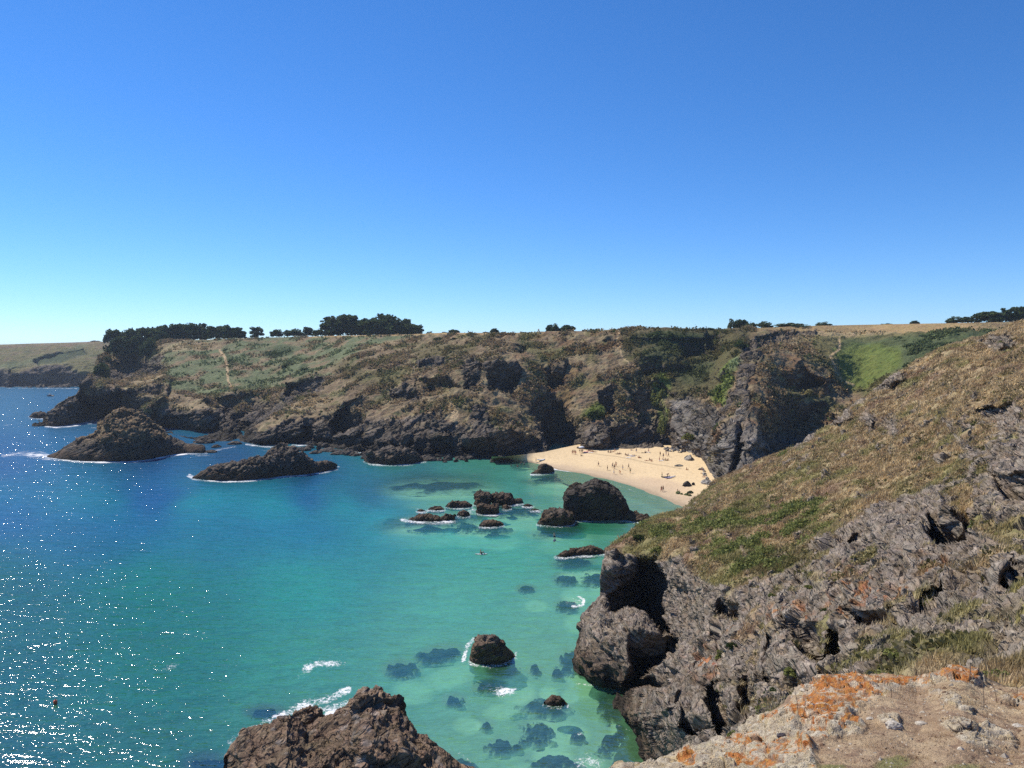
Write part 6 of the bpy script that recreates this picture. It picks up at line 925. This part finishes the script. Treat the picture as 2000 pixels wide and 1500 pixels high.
for a in [(1168.8, 911, 'walk', 'leftmost player of the ball game, standing apart from the ring', 90, 'navy', G1, 1), (1186.4, 919, 'stand', 'player second from the left in the ball ring, arms down', 250, 'black', G1, 1), (1196.4, 914, 'reach', 'player at the back left of the ball ring', 200, 'navy', G1, 1), (1200, 916.5, 'stand', 'player in black in the middle of the ball ring', 180, 'black', G1, 1), (1203, 911.5, 'reach', 'farthest player at the back of the ball ring', 20, 'red', G1, 1), (1216.5, 918, 'reach', 'tall player with raised arm right of the ring centre', 270, 'blue', G1, 1), (1228, 915.5, 'walk', 'player at the back right of the ball ring', 230, 'black', G1, 1), (1230.8, 924, 'stand', 'player at the front right of the ball ring', 120, 'green', G1, 0), (1198.8, 927, 'walk', 'player in white nearest the water, stepping', 60, 'white', G1, 2), (1211, 926, 'bend', 'slim player stooping near the water between two others', 200, 'orange', G1, 0),
 (1118, 887.5, 'stand', 'left one of the three standing by the cliff end of the beach', 180, 'red', G3, 1), (1121.2, 887, 'stand', 'middle one of the three standing at the cliff end', 160, 'orange', G3, 1), (1124.2, 888, 'stand', 'right one of the three standing at the cliff end', 140, 'red', G3, 1), (1131.8, 884.8, 'stand', 'person standing just left of the white parasol pole', 90, 'black', G3, 1), (1135, 885.3, 'walk', 'person standing under the white parasol', 200, 'navy', G3, 1), (1138, 884.9, 'stand', 'person standing at the right of the white parasol pole', 300, 'black', G3, 1), (1135.4, 890.5, 'sit', 'person sitting on the sand in front of the white parasol', 90, 'green', G2_, 1),
 (1149.6, 881, 'sit', 'dark haired bather sitting at the back of the pink towels', 60, 'pink', G2_, 1), (1154.2, 882, 'sit', 'bather sitting on the right pink towel', 80, 'red', G2_, 0), (1157.4, 882.5, 'sit', 'bather sitting just right of the pink towels', 70, 'red', G2_, 0), (1162, 883, 'lie', 'bather lying right of the pink towels', 90, 'black', G2_, 1), (1188, 883.6, 'sit', 'left sitter of the trio at the back of the sand', 20, 'green', G2_, 1), (1192.6, 884, 'sit', 'middle sitter of the trio at the back of the sand', 340, 'black', G2_, 1), (1197.8, 882.6, 'lie', 'bather lying right of the back trio', 110, 'orange', G2_, 0), (1201, 880, 'sit', 'bather sitting against the cliff foot, in red', 90, 'red', G2_, 0), (1204.5, 887, 'lie', 'bather lying left of two sitters near the path in the sand', 100, 'green', G2_, 0), (1207.2, 887.2, 'sit', 'bather sitting up beside one lying, back of the sand', 60, 'black', G2_, 1), (1211, 886.8, 'sit', 'bather sitting alone right of that pair', 80, 'navy', G2_, 1),
 (1222, 889, 'sit', 'bather sitting at the left end of the white towels', 30, 'black', G2_, 1), (1226.4, 890, 'sit', 'bather sitting on the first white towel', 300, 'navy', G2_, 1), (1233, 880, 'sit', 'bather in white sitting in the cliff shade', 90, 'white', G2_, 1), (1239, 889.5, 'lie', 'bather lying right of the white towels', 70, 'black', G2_, 1), (1247.2, 894.5, 'sit', 'left of two bathers sitting past the white towels', 100, 'red', G2_, 0), (1249.8, 894.8, 'sit', 'right of two bathers sitting past the white towels', 60, 'black', G2_, 1), (1242.8, 884, 'stand', 'person standing in the cliff shade at the beach back', 180, 'blue', G3, 0), (1260.5, 884, 'sit', 'bather sitting on a dark mat at the back', 90, 'black', G2_, 1), (1266.5, 884, 'walk', 'pale person in pink walking at the cliff foot', 60, 'pink', G3, 2), (1263, 900, 'lie', 'bather lying left of two sitters below the cliff', 90, 'orange', G2_, 0), (1269, 899, 'sit', 'left one of two bathers sitting below the sand path', 40, 'black', G2_, 1), (1272.8, 901, 'sit', 'right one of two bathers sitting below the sand path', 320, 'red', G2_, 0),
 (1289.4, 890.5, 'stand', 'tall tanned person left of the four standing by the scree', 120, 'black', G3, 1), (1295.6, 894.3, 'stand', 'second person of the four standing by the scree', 180, 'navy', G3, 0), (1301, 890, 'stand', 'third person of the four standing by the scree', 200, 'white', G3, 2), (1305.6, 892, 'walk', 'rightmost of the four standing by the scree', 240, 'navy', G3, 1), (1288, 901.6, 'stand', 'lone person standing below the four by the scree', 90, 'red', G3, 1), (1295.2, 899, 'sit', 'bather sitting right of the lone standing person', 60, 'white', G2_, 1), (1300.4, 900, 'sit', 'middle bather sitting below the scree', 120, 'green', G2_, 1), (1304.4, 899.6, 'sit', 'right bather sitting below the scree', 200, 'black', G2_, 0), (1341.5, 918, 'sit', 'bather in orange sitting alone on the right of the sand', 80, 'orange', G2_, 1), (1371.5, 918.6, 'sit', 'upper bather against the foot of the right cliff', 90, 'red', G2_, 0), (1373, 925, 'lie', 'middle bather lying against the foot of the right cliff', 90, 'black', G2_, 1), (1376, 932, 'lie', 'lower bather lying against the foot of the right cliff', 80, 'red', G2_, 0),
 (1293, 933, 'stand', 'person standing at the left end of the kayaks', 90, 'green', G3, 1), (1303.6, 931.5, 'bend', 'person bending over the kayaks', 60, 'navy', G3, 1), (1291.8, 961, 'walk', 'left one of the couple walking by the water edge', 200, 'red', G3, 1), (1295.2, 960, 'walk', 'right one of the couple walking by the water edge', 200, 'black', G3, 1), (1324, 961, 'sit', 'person sitting behind the green weedy rocks', 90, 'green', G2_, 1), (1047, 903.5, 'stand', 'person standing beside the dinghy at the water edge', 80, 'navy', G3, 1)]:
    person(a[0], a[1], a[2], a[3], a[4], a[5], a[6], sk=a[7])
for a in [(1018, 907, 'stand', 'bather standing chest deep off the left end of the sand', -.75, 'navy'), (1024, 908, 'stand', 'bather wading right of the chest deep one', -.7, 'black'), (1011, 911.5, 'stand', 'bather wading a little farther out than the pair', -.9, 'red'), (998.7, 911, 'stand', 'leftmost bather wading near the dark cliff', -1.0, 'navy'), (966, 915, 'swim', 'swimmer with a white splash off the dark cliff', .0, 'white'), (928, 928, 'swim', 'swimmer in a streak of foam in the green water', 0, 'black'), (1323, 925, 'swim', '', 0, 'black')][:6]:
    person(a[0], a[1], a[2], a[3], 160, a[5], G4, z=a[4], water=True)
M_BRD = flat('board_white', (.7, .7, .68), .4, .4); M_LIL = flat('kayak_lilac', (.42, .38, .55), .4, .4)
def kayak(p, rz, L, W, mat, lab, name='kayak', grp=None, H=.3):
    k = empty(name, p, rz); tag(k, lab, name, grp); bm = bmesh.new(); R_ = []
    for i in range(13):
        t = i / 12; x = (t - .5) * L; w_ = W / 2 * (1 - abs(2 * t - 1) ** 2.2) + .01; zz_ = H * (.15 + .5 * abs(2 * t - 1) ** 2); R_.append([bm.verts.new((x, w_ * math.cos(a), zz_ + H * .5 * (math.sin(a) * (.6 if math.sin(a) > 0 else 1)) + H * .35)) for a in [6.2832 * q_ / 12 for q_ in range(12)]])
    for A_, B_ in zip(R_, R_[1:]):
        for q_ in range(12): bm.faces.new((A_[q_], A_[(q_ + 1) % 12], B_[(q_ + 1) % 12], B_[q_]))
    bm.faces.new(R_[0]); bm.faces.new(R_[-1]); bmobj('hull', bm, mat, k)
    if H > .2:
        bm = bmesh.new(); tube(bm, [(.45 * math.cos(a), .2 * math.sin(a), H * .72) for a in [6.2832 * q_ / 14 for q_ in range(15)]], .035, 6); bmobj('cockpit_rim', bm, M_HULLD, k); bm = bmesh.new(); bmesh.ops.create_uvsphere(bm, u_segments=12, v_segments=6, radius=1, matrix=Matrix.Translation((0, 0, H * .70)) @ Matrix.Diagonal((.42, .18, .04, 1))); bmobj('seat', bm, M_HULLD, k)
    return k
for i, (u, v, rz, mt, lb) in enumerate([(1300, 932.5, 20, M_HULLD, 'dark kayak lying under the bending person, left in the row'), (1306.5, 934.5, 28, M_LIL, 'lilac kayak, middle one of the row on the sand'), (1312, 932.5, 32, M_BRD, 'white kayak at the right end of the row on the sand')]): kayak(onbeach(u, v), R(rz), 3.4, .75, mt, lb, grp='kayaks drawn up on the sand', H=.42)
d_ = kayak(onbeach(1057, 899.5), R(20), 3.2, 1.5, M_HULL, 'small grey and white dinghy drawn up at the left end of the beach', 'dinghy', H=.55)
bp = sea(940, 1082.5); kayak(bp + np.array([0, 0, -.05]), R(5), 2.6, .6, M_BRD, 'white surfboard floating in the turquoise water under a paddler', 'surfboard', H=.16); person(940, 1082.5, 'sit', 'paddler in black sitting on the white board in the turquoise water', 90, 'black', G4, z=.10, water=True)
bp = sea(1083, 1056); kayak(bp + np.array([0, 0, -.05]), R(80), 2.4, .6, M_HULLD, 'dark paddleboard between the black stack and the long thin rock', 'paddleboard', H=.14); person(1083, 1056, 'stand', 'person standing on the dark paddleboard', 180, 'black', G4, z=.08, water=True, h=.95)
# parasol
pp = onbeach(1136, 883.5); pr = empty('parasol', pp); tag(pr, 'white domed parasol at the cliff end of the beach', 'parasol'); bm = bmesh.new(); tube(bm, [(0, 0, -.1), (0, 0, 2.35)], .03); bmobj('pole', bm, M_HULL, pr)
bm = bmesh.new(); top_ = bm.verts.new((0, 0, 2.55)); rg = [[bm.verts.new((r_ * math.cos(a) * 1.0, r_ * math.sin(a), 2.55 - .5 * (r_ / 1.25) ** 2 - (.04 if (q_ % 2) else 0))) for q_, a in enumerate([6.2832 * q_ / 16 for q_ in range(16)])] for r_ in (.45, .85, 1.25)]
for q_ in range(16):
    bm.faces.new((top_, rg[0][q_], rg[0][(q_ + 1) % 16])); [bm.faces.new((rg[k][q_], rg[k + 1][q_], rg[k + 1][(q_ + 1) % 16], rg[k][(q_ + 1) % 16])) for k in (0, 1)]
cn_ = bmobj('canopy', bm, M_HULL, pr); sd_ = cn_.modifiers.new('t', 'SOLIDIFY'); sd_.thickness = .02
def towel(u, v, c, lab, w_=1.0, l_=1.9):
    p = onbeach(u, v); bm = bmesh.new(); bmesh.ops.create_grid(bm, x_segments=8, y_segments=12, size=.5); 
    for q_ in bm.verts: q_.co = Vector((q_.co.x * l_, q_.co.y * w_, .05 + .03 * math.sin(q_.co.x * 9) * math.cos(q_.co.y * 7)))
    o = bmobj('towel', bm, cloth[c], loc=p); o.rotation_euler = (0, 0, rr_.uniform(-.5, .5)); md = o.modifiers.new('t', 'SOLIDIFY'); md.thickness = .02; tag(o, lab, 'towel', 'towels on the sand')
for a in [(1144, 882.5, 'pink', 'pink towel nearest the white parasol'), (1149, 884, 'pink', 'second pink towel from the parasol'), (1154, 884, 'white', 'pale pink edged towel under the sitting pair'), (1230, 889, 'white', 'long white towel in the middle of the sand back'), (1228, 894, 'white', 'white towel in front of the long one'), (1236, 891, 'blue', 'blue grey towel right of the white ones'), (1257, 884.5, 'black', 'dark mat under a bather at the cliff foot'), (1291, 899.5, 'white', 'white towel beside the lone standing person'), (1150, 881, 'red', 'red cloth behind the pink towels'), (1265, 883.5, 'white', 'white cloth by the person in pink')]: towel(*a)
# beach rocks
def brock(u, v, wp, hp, lab, me=None, name='beach_rock'): 
    p = onbeach(u, v); s = wp / F * p[1] / 2; o = bpy.data.objects.new(name, me or BMESH[int(u) % 5]); o.location = p; o.scale = (s, s * .9, hp / F * p[1] / .62); o.rotation_euler = (0, 0, u); link(o); return tag(o, lab, 'rock', 'rocks lying on the beach')
M_GREEN = []
PG, fG, cG = BP[2]; o = mesh_from('beach_rock', PG, fG, [M_ROCKF], {'col': np.tile([.10, .12, .045], (len(PG), 1)), 'msk': np.ones((len(PG), 3))}, smooth_=False); GMe = o.data; bpy.data.objects.remove(o)
PG, fG, cG = BP[1]; o = mesh_from('beach_rock', PG, fG, [M_ROCKF], {'col': np.tile([.34, .31, .27], (len(PG), 1)), 'msk': np.ones((len(PG), 3))}, smooth_=False); PMe = o.data; bpy.data.objects.remove(o)
for a in [(1346, 898, 22, 9, 'grey boulder on the sand below the pale scree'), (1326, 910, 17, 3, 'flat grey rock alone on the right of the sand'), (1342, 949, 18, 8, 'dark pointed boulder on the wet sand patch'), (1354, 947.5, 6, 5, 'small stone right of the dark pointed boulder'), (1381, 944, 28, 7, 'wedge shaped grey rock tucked under the right cliff')]: brock(*a, me=PMe if 'grey' in a[4] else None)
for a in [(1324.5, 964, 11, 4, 'green weedy rock on the sand, left one of the cluster'), (1331.5, 966, 5, 3, 'tiny green rock between the weedy ones'), (1348, 963, 13, 4, 'green weedy rock at the back of the cluster'), (1341, 967, 9, 3.4, 'round green weedy rock in the cluster front'), (1347, 968.5, 8, 3, 'dark green rock at the right end of the cluster')]: brock(*a, me=GMe)
for k in range(80):
    t = rr_.uniform(0, 1); u = 1300 + 85 * t + rr_.gauss(0, 3); v = 880 + 10 * t * rr_.uniform(.1, 1.1) + rr_.uniform(-5, 2); s = rr_.uniform(2.5, 9); brock(u, v, s, s * .5, 'pale stone in the scree spilled at the right back of the beach', PMe)
for k in range(22):
    t = rr_.uniform(0, 1); brock(1371 + 12 * t + rr_.gauss(0, 2), 915 + 28 * t, rr_.uniform(3, 8), 3, 'pale stone along the foot of the right cliff', PMe)

# ================================================================== AIR
bm = bmesh.new(); bmesh.ops.create_cube(bm, size=1, matrix=Matrix.Translation((0, 1900, 38)) @ Matrix.Diagonal((9000, 7800, 130, 1)))
me = bpy.data.meshes.new('haze'); bm.to_mesh(me); bm.free(); hz = bpy.data.objects.new('haze', me); link(hz)
m = NT('haze'); pv = m.n('ShaderNodeVolumePrincipled'); pv.inputs['Color'].default_value = (.72, .84, 1, 1); pv.inputs['Density'].default_value = .00009; pv.inputs['Anisotropy'].default_value = .2
m.l(pv.outputs[0], m.out.inputs[1]); me.materials.append(m.m); tag(hz, 'thin blue haze over the bay', 'haze', kind='stuff')
